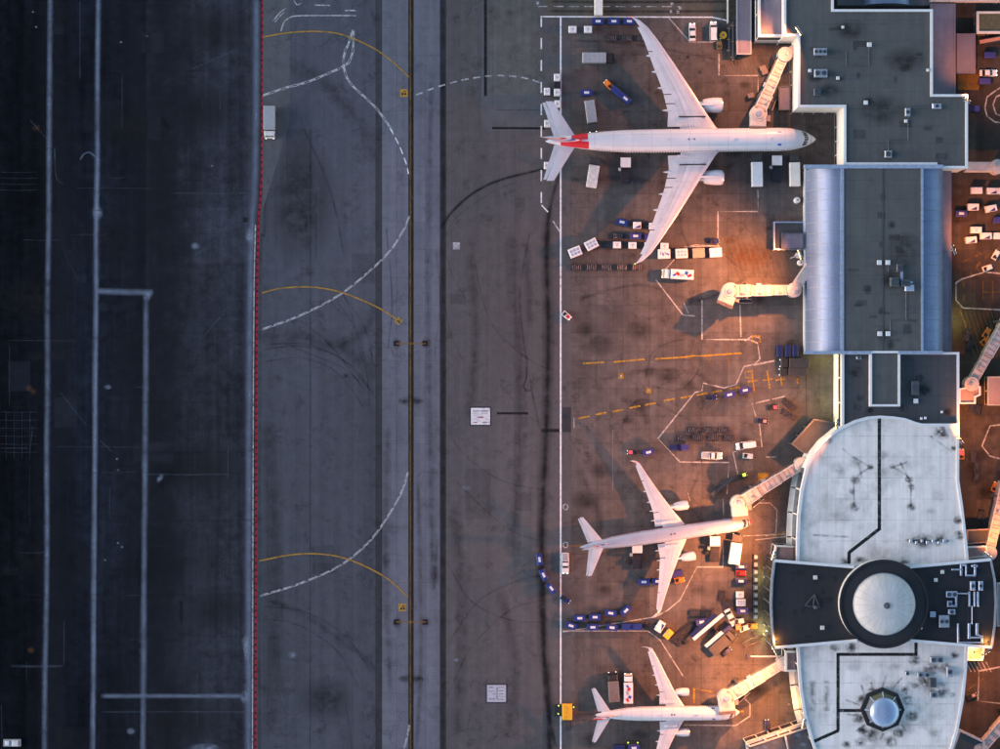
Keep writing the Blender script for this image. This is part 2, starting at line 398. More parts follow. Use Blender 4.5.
# --- west side: dusty seams, sealed cracks, old stains, painted vignette bands
def wob(x0, y0, x1, y1, n=9, a=.7): return [(x0+(x1-x0)*i/n+random.uniform(-a, a), y0+(y1-y0)*i/n) for i in range(n+1)]
for x_, w_ in ((152,70),(150,120),(170,60)): ribbon('falloff_band', [(x_,-220),(x_+6,200),(x_-4,420),(x_-2,970)], w_, 'dark_falloff', ln3)  # soft dark bands blend the lanes and paint in the darkening westward
for x_, w_ in ((56,34),(52,60)): ribbon('falloff_band', [(x_,-220),(x_+3,300),(x_-6,970)], w_, 'dark_falloff', rw)  # same painted falloff over the westernmost lanes
ribbon('seam', wob(52.2,-220,42.8,970,16,.9), 6.5, 'dust_streak', rw)
ribbon('seam', wob(99.9,-220,91.6,970,16,.8), 7., 'dust_streak', ln1); ribbon('seam', wob(99.9,-220,91.6,970,16,.6), 4., 'dust_streak', ln1)
ribbon('seam', wob(146,290,141,970), 7.5, 'dust_streak', ln2)
for a_ in ((52.2,-220,42.8,970,9.),(99.9,-220,91.6,970,8.),(146,290,139,970,8.),(255.5,-220,248,970,6.)): ribbon('chalk_wear', wob(*a_[:4],20,.9) if a_[0] < 200 else [(256,-220),(256.5,60),(255,180),(252,225),(250,300),(248.5,500),(248,970)], a_[4]*.9, 'chalk', ln1)
ribbon('chalk_wear', wob(100,696,244,696,6,.2), 6, 'chalk', ln3); ribbon('chalk_wear', [(97,291.5),(125,292),(153,292.5)], 8, 'chalk', ln2)
ribbon('seam', [(96,291),(125,292),(154,292.5)], 8, 'dust_streak', ln2); blot(147,296,5,6,'dust_blot', ln2)
ribbon('seam', wob(100,696,244,696,4,.3), 6, 'dust_streak', ln3)
ribbon('seam', [(256,-220),(256.5,60),(255,180),(252.5,225),(250.5,300),(249,500),(248.5,970)], 9, 'dust_streak', ln3)
ribbon('seam', [(254,-220),(254.5,60),(253.5,180),(250.5,225),(248.5,300),(247.5,500),(247,970)], 11, 'dust_thin', ln3)
blot(250,236,5,9,'dust_blot', ln3); blot(246,643,5,8,'dust_blot', ln3); blot(245,697,6,7,'dust_blot', ln3); blot(247,650,4,12,'dust_blot',ln3)
blot(97.5,213,6,8,'dust_blot', ln1); blot(195,246,5,4,'dust_blot', ln3); blot(160,478,3,6,'dust_blot', ln3, rot=-.6); blot(131,731,5,4,'dust_blot', ln3)
blot(205,748,18,5,'dust_blot', ln3); blot(108,387,4,3,'dust_blot', ln2)
for x, y in ((121,42),(147,36),(117,459),(118,470),(118,543),(122,547),(105,560),(33,12),(36,27),(212,166)): blot(x, y, 1.6, 1.2, 'dust_blot', ln2)
ribbon('scrape', [(54.5,147),(55.5,172),(58,181),(64,183.5)], 2.0, 'dust_streak', ln1); ribbon('scrape', [(80,160),(84,154),(90,152.5),(95,157)], 2.6, 'dust_streak', ln1)
ribbon('scrape', [(59,180),(60,225),(66,255),(80,283)], 1.2, 'dust_thin', ln1)
for k, (x0, y0, x1, y1) in enumerate(((40,47,70,47),(100,71,210,71),(100,77,200,77),(20,148,190,149),(60,83,92,84),(172,193,262,193),(90,192,150,192),(150,333,258,331),(20,338,140,337),(36,210,120,210),(10,407,60,407),
        (110,453,240,452),(60,473,255,473),(145,474,230,474),(20,595,262,595),(30,600,140,600),(10,666,64,666),(0,416,30,416),(0,430,30,430),(0,448,28,448),(100,402,240,402),(150,520,262,520),(145,634,200,636),(100,712,250,712))):
    ribbon('seam', [(x0,y0),((x0+x1)/2,y0+random.uniform(-.6,.6)),(x1,y1)], random.choice((1.6,2.2,3.4)), random.choice(('rubber_light','rubber_light','dust_thin')), ln3)
for x0, y0, x1, y1 in ((30,120,48,140),(60,392,86,425),(100,440,112,452),(190,70,235,50),(195,255,210,246),(205,335,230,305),(33,425,30,450),(64,620,64,665),(80,0,80,80),(203,100,203,108),(228,440,228,480),(220,90,220,110)):
    ribbon('scrape', [(x0,y0),((x0+x1)/2,(y0+y1)/2),(x1,y1)], 1.5, 'dust_thin', ln2)
for x, y, r in ((200,110,45),(120,240,50),(170,560,60),(200,470,50),(60,560,50),(215,610,40),(30,300,40),(175,720,50),(215,30,40),(130,130,40)):
    blot(x, y, r, r*.6, 'oil_blot', ln3)
for x, y in ((36,128),(33,392),(29,388),(31,650)): blot(x, y, 4.5, 4, 'brown_blot', rw)
for x, y in ((245.5,220),(243.5,454),(245,681)): quad('drain_grate', R_(x-2.3,y-2.3,x+2.3,y+2.3), 'paint_black', ln3)
faded('repair_dark', (.026,.028,.034), .16, 'paint', .4, .2, .6); faded('repair_light', (.12,.125,.15), .13, 'paint', .4, .2, .6); faded('repair_west', (.05,.06,.085), .20, 'paint', .25, .25, .65)
rg = random.Random(3)
for k in range(26):
    x, y, w_, h_ = rg.uniform(0,230), rg.uniform(0,730), rg.choice((9,14,22,40)), rg.choice((8,14,20,30)); quad('repair_patch', R_(x,y,x+w_,y+h_), rg.choice(('repair_west','repair_dark','repair_west')), ln3)
for k in range(46):
    x, y, l_ = rg.uniform(0,220), rg.uniform(0,745), rg.uniform(12,90)
    if k % 3: ribbon('crack_seal', [(x,y),(x+l_/2,y+rg.uniform(-.7,.7)),(x+l_,y+rg.uniform(-1,1))], rg.uniform(.6,1.3), rg.choice(('dust_thin','rubber_light')), ln3)
    else: ribbon('crack_seal', [(x,y),(x+rg.uniform(-1,1),y+l_/2),(x,y+l_)], rg.uniform(.6,1.3), rg.choice(('dust_thin','rubber_light')), ln3)
for x in (6,14,22,30): ribbon('crack_seal', [(x,410),(x,460)], .7, 'dust_thin', rw)
for y in (172,178,184,190,412,420,428,436,444,452): ribbon('crack_seal', [(0,y),(20,y+.4),(38,y)], .8, 'dust_thin', rw)
for k in range(9):
    x, y = rg.choice((268,286,312,330,352)), rg.uniform(0,720); quad('repair_patch', R_(x,y,x+rg.choice((12,22,26)),y+rg.choice((10,18,30,60))), rg.choice(('repair_dark','repair_light')), txw)
for k in range(9):
    x, y = rg.choice((450,465,478,500,515)), rg.uniform(140,720); quad('repair_patch', R_(x,y,x+rg.choice((10,16,26)),y+rg.choice((10,18,30,50))), rg.choice(('repair_dark','repair_light')), txe)
for k in range(30):
    x, y, l_ = rg.uniform(264,540), rg.uniform(0,740), rg.uniform(10,60)
    if 375 < x < 446: continue
    ribbon('crack_seal', [(x,y),(x+rg.uniform(-4,4),y+l_/2),(x+rg.uniform(-6,6),y+l_)] if k % 2 else [(x,y),(x+l_*.3,y+rg.uniform(-2,2)),(x+min(l_,40)*.6,y+rg.uniform(-3,3))], rg.uniform(.5,1.), 'rubber_light', txw if x < 400 else txe)
# --- red control line with its white companion
RL = [(262.5,-220),(262.5,60),(262,150),(261,190),(258.5,225),(257,300),(256,500),(255,970)]
ribbon('red_line', RL, 1.9, 'paint_red', txw); ribbon('red_line', RL, 2.0, 'paint_red_dark', txw, dash=(2.6,4.2))
ribbon('white_line', RL[4:], 1.1, 'paint_white_worn', txw, off=-3.0); ribbon('edge_band', [(265,-220),(265,200),(260,300),(259,970)], 5, 'rubber_light', txw)  # dark band runs along the taxiway side of the red line
# --- west half of the taxiway
quad('pavement_patch', [(264,-220),(290,-220),(290,122),(262.5,210),(262.5,150)], 'asphalt_patch', txw)
ribbon('taxi_edge_band', [(378.5,-220),(378.5,970)], 7, 'rubber', txw); quad('taxi_edge', R_(375.5,-20,382,970), 'paint_black', txw).data.materials[0] = MATS['asphalt_edge']  # dark shoulder band beside the concrete centre
ribbon('seam', [(310.5,120),(310,970)], 1.3, 'rubber', txw, smooth=False)
for y, pts in ((0,[(263,37),(290,32.5),(320,31.5),(345,35.5),(375,49),(395,64),(409,77)]),(1,[(262,293),(280,288.5),(310,287),(340,292),(375,306),(398,320)]),(2,[(259,561),(290,555),(320,554),(350,560),(385,577),(408,597)])):
    ribbon('lead_line', pts, 1.5, 'paint_lead', txw, top=.034)
    ribbon('lead_line_backing', pts, 3.4, 'rubber_light', txw, top=.0150)  # wider dark band under the yellow line
for pts in ([(263,95.5),(285,88),(310,81),(343,66.5),(350,60),(353,50),(353.5,31)], [(353,30),(348,45),(344,55),(344.5,70),(351,84),(375,107),(393,131)]):
    for o_ in (-.9, .9): ribbon('guide_line', pts, .5, 'paint_white_worn', txw, top=.034, off=o_)
    ribbon('guide_line', pts, 1.2, 'paint_white_worn', txw, top=.034, dash=(7,5))
ribbon('guide_line', [(390,128),(399,145),(406,163),(408.5,174)], 1.2, 'paint_white', txw, top=.034, dash=(7,4))
for pts in ([(409,216),(403,230),(390,250),(370,270),(340,294),(300,315),(262,329)], [(407.5,472),(402,490),(390,512),(370,540),(340,565),(300,583),(260,595.5)], [(409,725),(406,740),(402,752)]):
    ribbon('guide_line', pts, 1.0, 'paint_white_worn', txw, top=.034, dash=(10,3.0)); ribbon('guide_line', pts, .7, 'paint_white_worn', txw, top=.034, off=1.1)
ribbon('guide_line', [(416,95),(440,86),(470,78.5),(500,75.5),(525,78),(541,83)], 1.5, 'paint_white_worn', txe, top=.034, dash=(7,5))
for pts, w in (([(281,31),(284,22),(290,17.5),(298,15.8),(330,15.5),(356,15.6)],1.2),([(273,21),(280,12.5),(286,8.5)],1.1),([(275,22),(281,15),(285,12)],.8),([(315,5),(330,5.5)],1.2),([(345,10.5),(356,10.5)],1.3),([(294,0),(297,5),(301,3)],1.2),([(305,-3),(352,-1)],1.)):
    ribbon('road_marking', pts, w, 'paint_white_worn', txw, top=.034)
for pts, w, m_ in (([(282,342),(310,354),(340,366),(360,382)],2.,'rubber_light'),([(264,600),(300,612),(340,640),(372,665),(380,690)],9,'rubber_light'),([(262,335),(310,340),(350,352),(378,380)],26,'rubber_light'),([(340,345),(365,330),(378,300)],14,'rubber_light'),([(316,190),(316,260)],2.2,'rubber_light'),
        ([(330,270),(350,310),(362,360)],1.6,'rubber_light'),([(345,700),(350,730),(352,760)],1.8,'rubber_light'),([(262,60),(310,75),(350,110),(378,160)],24,'rubber_light'),([(300,320),(330,345),(366,392)],3,'rubber_light'),([(268,420),(275,560),(272,740)],20,'rubber_light')):
    ribbon('tyre_mark', pts, w, m_, txw)
for pts, w in (([(262,350),(300,346),(340,358),(372,392)],3),([(262,362),(300,358),(336,372),(366,410)],2.4),([(268,344),(310,345),(352,366),(380,404)],2),([(336,300),(356,330),(366,368),(370,410)],2),([(344,296),(364,326),(374,366)],1.6),([(262,606),(305,612),(345,636),(374,676)],3),([(262,618),(300,626),(338,652),(360,690)],2),([(300,120),(330,190),(345,260)],3)): ribbon('tyre_mark', pts, w, 'rubber_light', txw)
for pts, w in (([(444,300),(450,330),(462,360)],1.6),([(446,250),(452,275),(466,300)],1.4),([(446,420),(460,450),(500,480),(545,490)],1.8),([(446,560),(470,600),(510,620),(545,622)],2.),([(450,640),(480,600),(520,580),(548,575)],2.4),([(446,700),(470,650),(510,610),(545,600)],1.6),([(530,230),(520,300),(530,380),(540,430)],3),([(470,240),(490,320),(530,360),(560,372)],1.6)): ribbon('tyre_mark', pts, w, 'rubber_light', txe)
blot(346,376,4,3.5,'oil_blot',txw); blot(306,226,2.5,5,'oil_blot',txw); blot(284,60,1.6,1.6,'soot_blot',txw); blot(325,700,30,26,'oil_blot',txw); blot(300,200,40,70,'oil_blot',txw); blot(292,655,5,4,'dust_blot',txw)
# --- concrete centre with its line and edge bars
tm = .0165
ribbon('centre_line_black', [(411,-220),(411,970)], 5.2, 'paint_black', tce, top=tm, smooth=False)
ribbon('centre_line', [(410.4,-220),(410.4,970)], 1.6, 'paint_yellow_dull', tce, top=tm+.02, smooth=False)
for y in (343.5, 622):
    ribbon('holding_bar', [(396,y),(426,y)], 2.0, 'paint_yellow_dull', tce, top=tm+.018)
    for x in (396.5, 425): quad('holding_bar_end', R_(x-2.6,y-2.6,x+2.6,y+2.6), 'paint_black', tce, top=tm)
    blot(397,y,6,6,'oil_blot',tce,top=tm); blot(426,y,6,6,'oil_blot',tce,top=tm)
for y in (401, 679): blot(403,y,6,3.5,'soot_blot',tce,top=tm); blot(419,y,6,3.5,'soot_blot',tce,top=tm); blot(411,y,13,6,'oil_blot',tce,top=tm)
def yellow_board(x, y, a, h, rot=0):
    c, s_ = math.cos(rot), math.sin(rot)
    f = lambda u, v: (x+u*c-v*s_, y+u*s_+v*c)
    quad('location_mark', [f(-a,-h),f(a,-h),f(a,h),f(-a,h)], 'paint_yellow', tce, top=tm+.018)
    for u0, u1, v0, v1 in ((-.55,-.15,.0,.55),(.1,.55,.0,.5),(-.1,.4,-.5,-.25)): quad('location_mark_figure', [f(u0*a,v0*h),f(u1*a,v0*h),f(u1*a,v1*h),f(u0*a,v1*h)], 'paint_black', tce, top=tm+.036)
yellow_board(404, 93, 4, 3.8); yellow_board(398.6, 321, 2.9, 2.9, .75); yellow_board(402.5, 607.5, 4, 3.8)
quad('taxi_edge', R_(440,-20,446,970), 'paint_black', txe).data.materials[0] = MATS['asphalt_edge']
ribbon('taxi_edge_band', [(443,-220),(443,970)], 8, 'rubber', txe)  # dark shoulder band, east side of the concrete
for x in (396.5,): ribbon('seam', [(x+.5,-220),(x+.5,970)], .5, 'rubber_light', tce, top=tm, smooth=False)
for pts, w in (([(436,250),(440,300),(434,360)],2),([(388,420),(386,560),(390,700)],10),([(432,60),(428,300),(433,600)],9),([(418,480),(421,640),(416,760)],7),([(437,545),(434,590)],5),([(386,225),(392,300),(388,350)],3)): ribbon('tyre_mark', pts, w, 'rubber_light', tce, top=tm)
blot(386,560,5,9,'oil_blot',tce,top=tm); blot(435,575,5,12,'oil_blot',tce,top=tm)
# --- east half (taxilane)
quad('pavement_patch', R_(481,-20,541,131), 'asphalt_patch', txe)
quad('pavement_patch', R_(490,0,541,95), 'asphalt_service', txe)
ribbon('sealed_joint', [(485.5,-220),(485.5,96)], 3.0, 'paint_black', txe, smooth=False); ribbon('sealed_joint', [(492,128),(545,128.4)], 2.4, 'paint_black', txe, smooth=False)
ribbon('sealed_joint', [(495,110),(541,110)], 1.0, 'rubber', txe); ribbon('sealed_joint', [(493,20),(493,110)], 1., 'rubber_light', txe)
for w in (14, 6): ribbon('tyre_mark', [(549,205),(546.5,250),(548,330),(546.5,420),(543,500),(541.5,560),(543,640),(549,720),(552,970)], w, 'rubber', txe)
ribbon('tyre_mark', [(541,560),(544,600),(545,690),(556,749)], 5, 'rubber', txe)
for w in (2.2, 5): ribbon('tyre_mark', [(441,228),(452,212),(472,194),(500,180),(548,168)], w, 'rubber', txe)
ribbon('tyre_mark', [(443,240),(458,216),(480,200),(505,186),(548,175)], 1.6, 'rubber_light', txe)
ribbon('tyre_mark', [(566,160),(556,185),(549,215),(547,250)], 6, 'rubber', txe)
for pts, w in (([(455,480),(480,505),(510,530),(540,541)],1.5),([(470,250),(476,330),(470,420)],14),([(510,230),(520,400),(512,560)],18),([(455,500),(462,620),(456,740)],16),([(500,590),(515,660),(508,740)],16),([(526,240),(530,330)],10)): ribbon('tyre_mark', pts, w, 'rubber_light', txe)
ribbon('skid_mark', [(497,413.3),(528,413.3)], 2.3, 'paint_black', txe, smooth=False); ribbon('skid_mark', [(541,430.5),(563,430.5)], 4.5, 'rubber', txe, smooth=False); ribbon('skid_mark', [(541,430.5),(563,430.5)], 4.5, 'rubber', txe, smooth=False)
ribbon('skid_mark', [(526.5,366),(526.5,378),(523.5,386),(527,391)], 2.4, 'rubber', txe); ribbon('skid_mark', [(524,391),(531,390.5)], 1.8, 'rubber', txe)
quad('stop_box', R_(561.5,407,571,432), 'paint_black', txe).data.materials[0] = MATS['asphalt_edge']
quad('apron_edge', R_(561.5,16,571,407), 'paint_black', txe).data.materials[0] = MATS['asphalt_taxi_east']
quad('painted_square', R_(453,242.3,460,249.3), 'paint_white_worn', txe)
# painted information panels
def info_panel(x0, y0, x1, y1, bars, frame='paint_white', fill='paint_white_worn'):
    quad('information_panel', R_(x0,y0,x1,y1), frame, txe); quad('information_panel', R_(x0+.8,y0+.8,x1-.8,y1-.8), fill, txe, lift=.02)
    for u0, v0, u1, v1, m_ in bars:
        quad('panel_lettering', R_(x0+(x1-x0)*u0, y0+(y1-y0)*v0, x0+(x1-x0)*u1, y0+(y1-y0)*v1), m_, txe, lift=.04)
faded('ink_grey', (.30,.30,.36), .62, 'paint', .9, .2, .5); faded('ink_red', (.42,.08,.12), .62, 'paint', .9, .2, .5); faded('ink_dark', (.09,.08,.12), .7, 'paint', .9, .2, .5); faded('panel_grey', (.45,.46,.53), .9, 'paint', .8, .1, .4)
quad('panel_backing', R_(469.5,406.5,491.5,426), 'paint_white', txe).data.materials[0] = MATS['asphalt_edge']
info_panel(471,408,490,424.6, [(.10,.15,.42,.22,'ink_grey'),(.50,.13,.90,.23,'ink_grey'),(.12,.30,.40,.33,'ink_grey'),(.50,.30,.90,.34,'ink_grey'),(.14,.42,.36,.45,'ink_grey'),(.33,.52,.63,.59,'ink_dark'),(.45,.52,.66,.60,'ink_red'),(.78,.66,.90,.70,'ink_grey'),(.10,.66,.3,.69,'ink_grey'),(.08,.84,.34,.88,'ink_grey'),(.20,.83,.32,.90,'ink_red'),(.58,.84,.90,.90,'ink_grey'),(.66,.85,.84,.9,'ink_red')])
quad('panel_backing', R_(485.5,683.5,507.5,703.5), 'paint_white', txe).data.materials[0] = MATS['asphalt_edge']
info_panel(487,685,506,702, [(.12,.12,.32,.17,'ink_dark'),(.50,.12,.88,.17,'ink_grey'),(.08,.35,.40,.40,'ink_grey'),(.32,.50,.47,.56,'ink_red'),(.49,.15,.57,.85,'ink_grey'),(.62,.30,.88,.36,'ink_grey'),(.62,.50,.88,.56,'ink_grey'),(.1,.78,.44,.86,'ink_grey'),(.55,.82,.88,.88,'ink_grey'),(.62,.66,.88,.69,'ink_grey')], 'panel_grey', 'panel_grey')
blot(466,488,6,3,'dust_blot',txe); blot(456,660,4,2,'dust_blot',txe)
# --- stand boundary line, dashed lane line
ribbon('boundary_line', [(560.7,16.5),(560.7,749),(560.7,970)], 1.7, 'paint_white', txe, top=.034, smooth=False)
ribbon('lane_line', [(541.3,16),(541.3,206)], 1.4, 'paint_white', txe, top=.034, dash=(11,11), smooth=False); ribbon('lane_line', [(541.5,205),(548,212)], 1.3, 'paint_white', txe, top=.034); ribbon('lane_line', [(553,221),(560,232)], 1.3, 'paint_white_worn', txe, top=.034)
A_ = apr
ribbon('road_edge_line', [(541,16.6),(712,17.2),(727,20.5)], 1.3, 'paint_white', A_, top=.045, smooth=False)
ribbon('road_dash', [(538,6.4),(680,6.6)], .9, 'paint_white_worn', A_, top=.045, dash=(10,5.5), smooth=False)
for x, y in ((538,3),(672,4),(678,12),(680,8),(671,11.5)): quad('road_mark', R_(x-1.3,y-1.5,x+1.3,y+1.5), 'paint_white_worn', A_, top=.045)
for y in (1.5,11): ribbon('tyre_mark', [(548,y),(630,y+.6),(730,y)], 4, 'rubber', A_, top=.042)
# --- apron paint
PW = 'paint_white_lamplit'
def pl(pts, w=1.4, m_=PW, **k): ribbon('stand_line', pts, w, m_, A_, smooth=False, **k)
pl([(668,17),(690,42),(713,42)],1.1); pl([(719,54),(719,75.5),(758,75.5),(758,92)]); pl([(718,246),(718,211.5),(758,211.5),(758,190)]); pl([(684,247),(720,246)],1.); pl([(656,280),(683,315),(695,316)],1.2); pl([(665,270),(680,253)],.9)
pl([(690,246),(696,245),(716,246)],1.); pl([(684,303),(688,313)],.8); pl([(702,300),(702,339.5),(749,339.5),(757.5,343),(760,359),(754,364.5),(744,366.5),(736,384.5),(724,388),(703,383),(702,391),(695,392.5),(658,438.5),(680,462),(729,462.5),(727,494)])
pl([(754,365),(775,360.5)],1.6); pl([(740,305),(741,337)],1.3); pl([(786,396),(752,404),(756,417)],1.3,dash=(14,3)); pl([(745,341),(752,336),(760,338)],.9)
pl([(759,420),(762,447),(752,447)],1.1); pl([(733,452),(738,475)],1.1); pl([(733,452),(741,450)],1.); pl([(766,457),(776,457)],1.); pl([(690,501),(688,493)],.8)
pl([(723,499),(724,523)],.9); pl([(723,567),(697,567),(680,600),(668,610),(655,617),(563,632)],1.2); pl([(723,567),(723,540)],1.1); pl([(561,631),(648,631),(660,640),(683,676)],1.); pl([(745,503),(770,503),(777,510),(776,533),(766,536)],1.); pl([(742,536),(790,534)],.8)
pl([(684,725),(736,725.5),(750,716),(750,704),(742,696)],1.3); pl([(755,540),(790,536)],1.)
pl([(574,418),(574,428)],.8); pl([(613,430),(613,490)],.5,'paint_white_faint')
for a, b in (((583,363.5),(604,362.3)),((613,362),(645,359.3)),((655,359),(690,356.8)),((700,356),(742,353))): ribbon('lane_dash', [a,b], 1.6, 'paint_yellow', A_)
for x, y in ((584,417.2),(601,413.6),(618,410.6),(635,407),(650.5,404),(669,399.8),(686,397),(702,394.2),(717,391.5),(735,388)): ribbon('lane_dash', [(x-5.5,y+1.1),(x+5.5,y-1.1)], 1.7, 'paint_yellow', A_)
for x, y, r in ((621,376,2.7),(648.7,390.7,2.6),(593,354,0.1)):
    quad('stand_mark', R_(x-r,y-r,x+r,y+r), 'paint_yellow', A_); quad('stand_mark_centre', R_(x-r*.35,y-r*.35,x+r*.35,y+r*.35), 'paint_white_lamplit', A_, lift=.02)
for x, y, h, t in ((692,356,7,0),(709.5,355.5,8,0),(728,354,11,.05),(753,381,11,.12),(768.5,379.5,9,.15),(781,379.5,7,.12),(797.5,381,2.6,0)):
    ribbon('stop_mark', [(x-t*h,y-h),(x+t*h,y+h)], 1.4, 'paint_yellow_dull' if y < 360 else 'paint_yellow', A_)
    if h > 4: ribbon('stop_mark', [(x-5.5,y+.8),(x+4,y-.6)], 1.5, 'paint_yellow', A_)
ribbon('stop_mark', [(680,357),(742,353.5)], .7, 'paint_yellow', A_)
for q in ((745.5,371.5,752,377.5),(752.5,336,760,342)):
    x0,y0,x1,y1 = q; ribbon('equipment_box', [(x0,y0),(x1,y0),(x1,y1),(x0,y1),(x0,y0)], 1.3, 'paint_yellow', A_, smooth=False)
ribbon('lead_in', [(563,546.5),(582,545)], 1.6, 'paint_yellow_dull', A_); ribbon('lead_in', [(568,712),(585,711.6)], 1.4, 'paint_yellow_dull', A_); ribbon('lead_in', [(736,711.5),(744,711.3)], 1.6, 'paint_yellow', A_)
ribbon('equipment_box', [(694,703),(694,688),(712,692)], 1.6, 'paint_yellow', A_, smooth=False); ribbon('equipment_box', [(772,537),(792,529)], 1.2, 'paint_yellow', A_)
quad('equipment_zone', R_(758,473,768,480), 'paint_yellow', A_)
def hatch(x0, y0, x1, y1, n, sl, m_='paint_yellow_dull', w=.8, par=A_):
    for i in range(n):
        x = x0+(x1-x0)*i/n; dx = (x1-x0)/n*2.2*sl; ribbon('hatch_line', [(x,y0),(x+dx,y1)], w, m_, par)
hatch(719,55,758,75,11,.9); hatch(722,236,800,284,14,1.3,'paint_yellow_dull',.7); hatch(738,454,775,500,10,1.6,'paint_yellow_dull',.7)
for y in (507, 545, 363):   # painted stand numerals beside the boundary line
    for k in range(7):
        a = k*.9; ribbon('stand_number', [(565.5+3*math.cos(a),y+3.2*math.sin(a)),(565.5+2.0*math.cos(a+.5),y+2.6*math.sin(a+.5)),(565.5+3*math.cos(a+1),y+3.2*math.sin(a+1))], .8, 'paint_white_worn', A_)
# fuel, tyre and scrub marks on the apron
for pts, w in (([(565,180),(620,178),(690,182),(760,150)],7),([(575,300),(640,285),(700,300),(760,270)],5),([(600,380),(650,370),(700,375),(720,400)],6),([(620,430),(640,400),(690,420)],4),([(575,560),(640,545),(740,525)],6),([(575,715),(640,712),(730,712)],6),([(700,470),(690,500),(700,520)],4),
        ([(580,470),(600,520),(590,560)],8),([(573,40),(640,45),(720,60)],4),([(690,170),(680,220),(690,250)],4),([(725,255),(745,270),(770,265)],3),([(645,380),(655,350),(690,340),(700,365),(680,390),(650,385)],2.5),([(690,480),(712,484),(716,500),(700,505),(690,495)],2),([(640,405),(648,425)],9)):
    ribbon('tyre_mark', pts, w, 'rubber_light', A_)
for x, y, r in ((668,376,14),(650,372,9),(640,405,10),(628,420,8),(600,345,16),(688,385,9),(735,62,8),(745,85,7),(690,120,10),(600,470,14),(585,500,16),(605,590,12),(700,530,12),(660,500,10),(640,735,10),(590,740,14),(700,590,8),(715,640,8),(760,690,12),(760,300,8),(745,440,7),(585,330,12),(640,330,16),(620,150,12),(735,150,12)):
    blot(x, y, r, r*.75, 'oil_blot', A_)
for x, y, w_, h_ in ((565,40,100,8),(572,70,60,24),(590,330,28,14),(612,300,14,28)): quad('scrubbed_patch', R_(x,y,x+w_,y+h_), 'paint_white_faint', A_).data.materials[0] = MATS['rub_patch'] if 'rub_patch' in MATS else faded('rub_patch', (.12,.11,.11), .35, 'paint', .4, .3, .7)
blot(750,256,30,16,'brown_blot',A_); blot(731,241,9,4,'brown_blot',A_)  # broad brown-orange tone over the apron, one large and one small blot
for x, y in ((723,66),(697,88),(700,72),(688,57),(685,100)): blot(x, y, 2.5, 2.5, 'soot_blot', A_)
# east apron paint
E_ = ea
for pts in ([(1005,85),(995,91),(987,97),(985,108),(987,116),(995,122),(1005,123)],[(1005,93),(996,97),(993,105),(996,114),(1005,117)],[(1005,274),(985,272),(962,279),(956,283),(956,300),(963,308),(1005,310)],[(1005,424),(990,426),(982,446),(990,456),(1005,460)],[(1005,666),(979,671),(978,701),(1005,704)]):
    ribbon('stand_line', pts, 1.5, PW, E_, smooth=False)
for x in (983,992.5): ribbon('stop_mark', [(x,281),(x,300)], 1.1, 'paint_yellow_dull', E_)
ribbon('stop_mark', [(983,292),(1003,292)], 1.1, 'paint_yellow_dull', E_)
for pts in ([(962,262),(985,252)],[(1003,246),(985,258),(970,275)],[(963,280),(964,300),(960,312),(966,325),(961,345)]):
    ribbon('walk_line', pts, 1.8, 'paint_yellow_dull', E_, dash=(8,6))
for q in ((958,74,979,90),): quad('marked_zone', R_(*q), 'orange_zone', E_)
hatch(961,312,1000,360,9,1.6,'paint_yellow_dull',.9,E_); hatch(966,662,990,672,6,.6,PW,.8,E_); ribbon('walk_line', [(967,690),(985,678)], 1.4,'paint_yellow_dull',E_)
for x, y in ((972,468),(975,478),(985,492),(970,700),(985,205),(975,230),(990,430),(982,455)): blot(x,y,9,8,'oil_blot',E_)

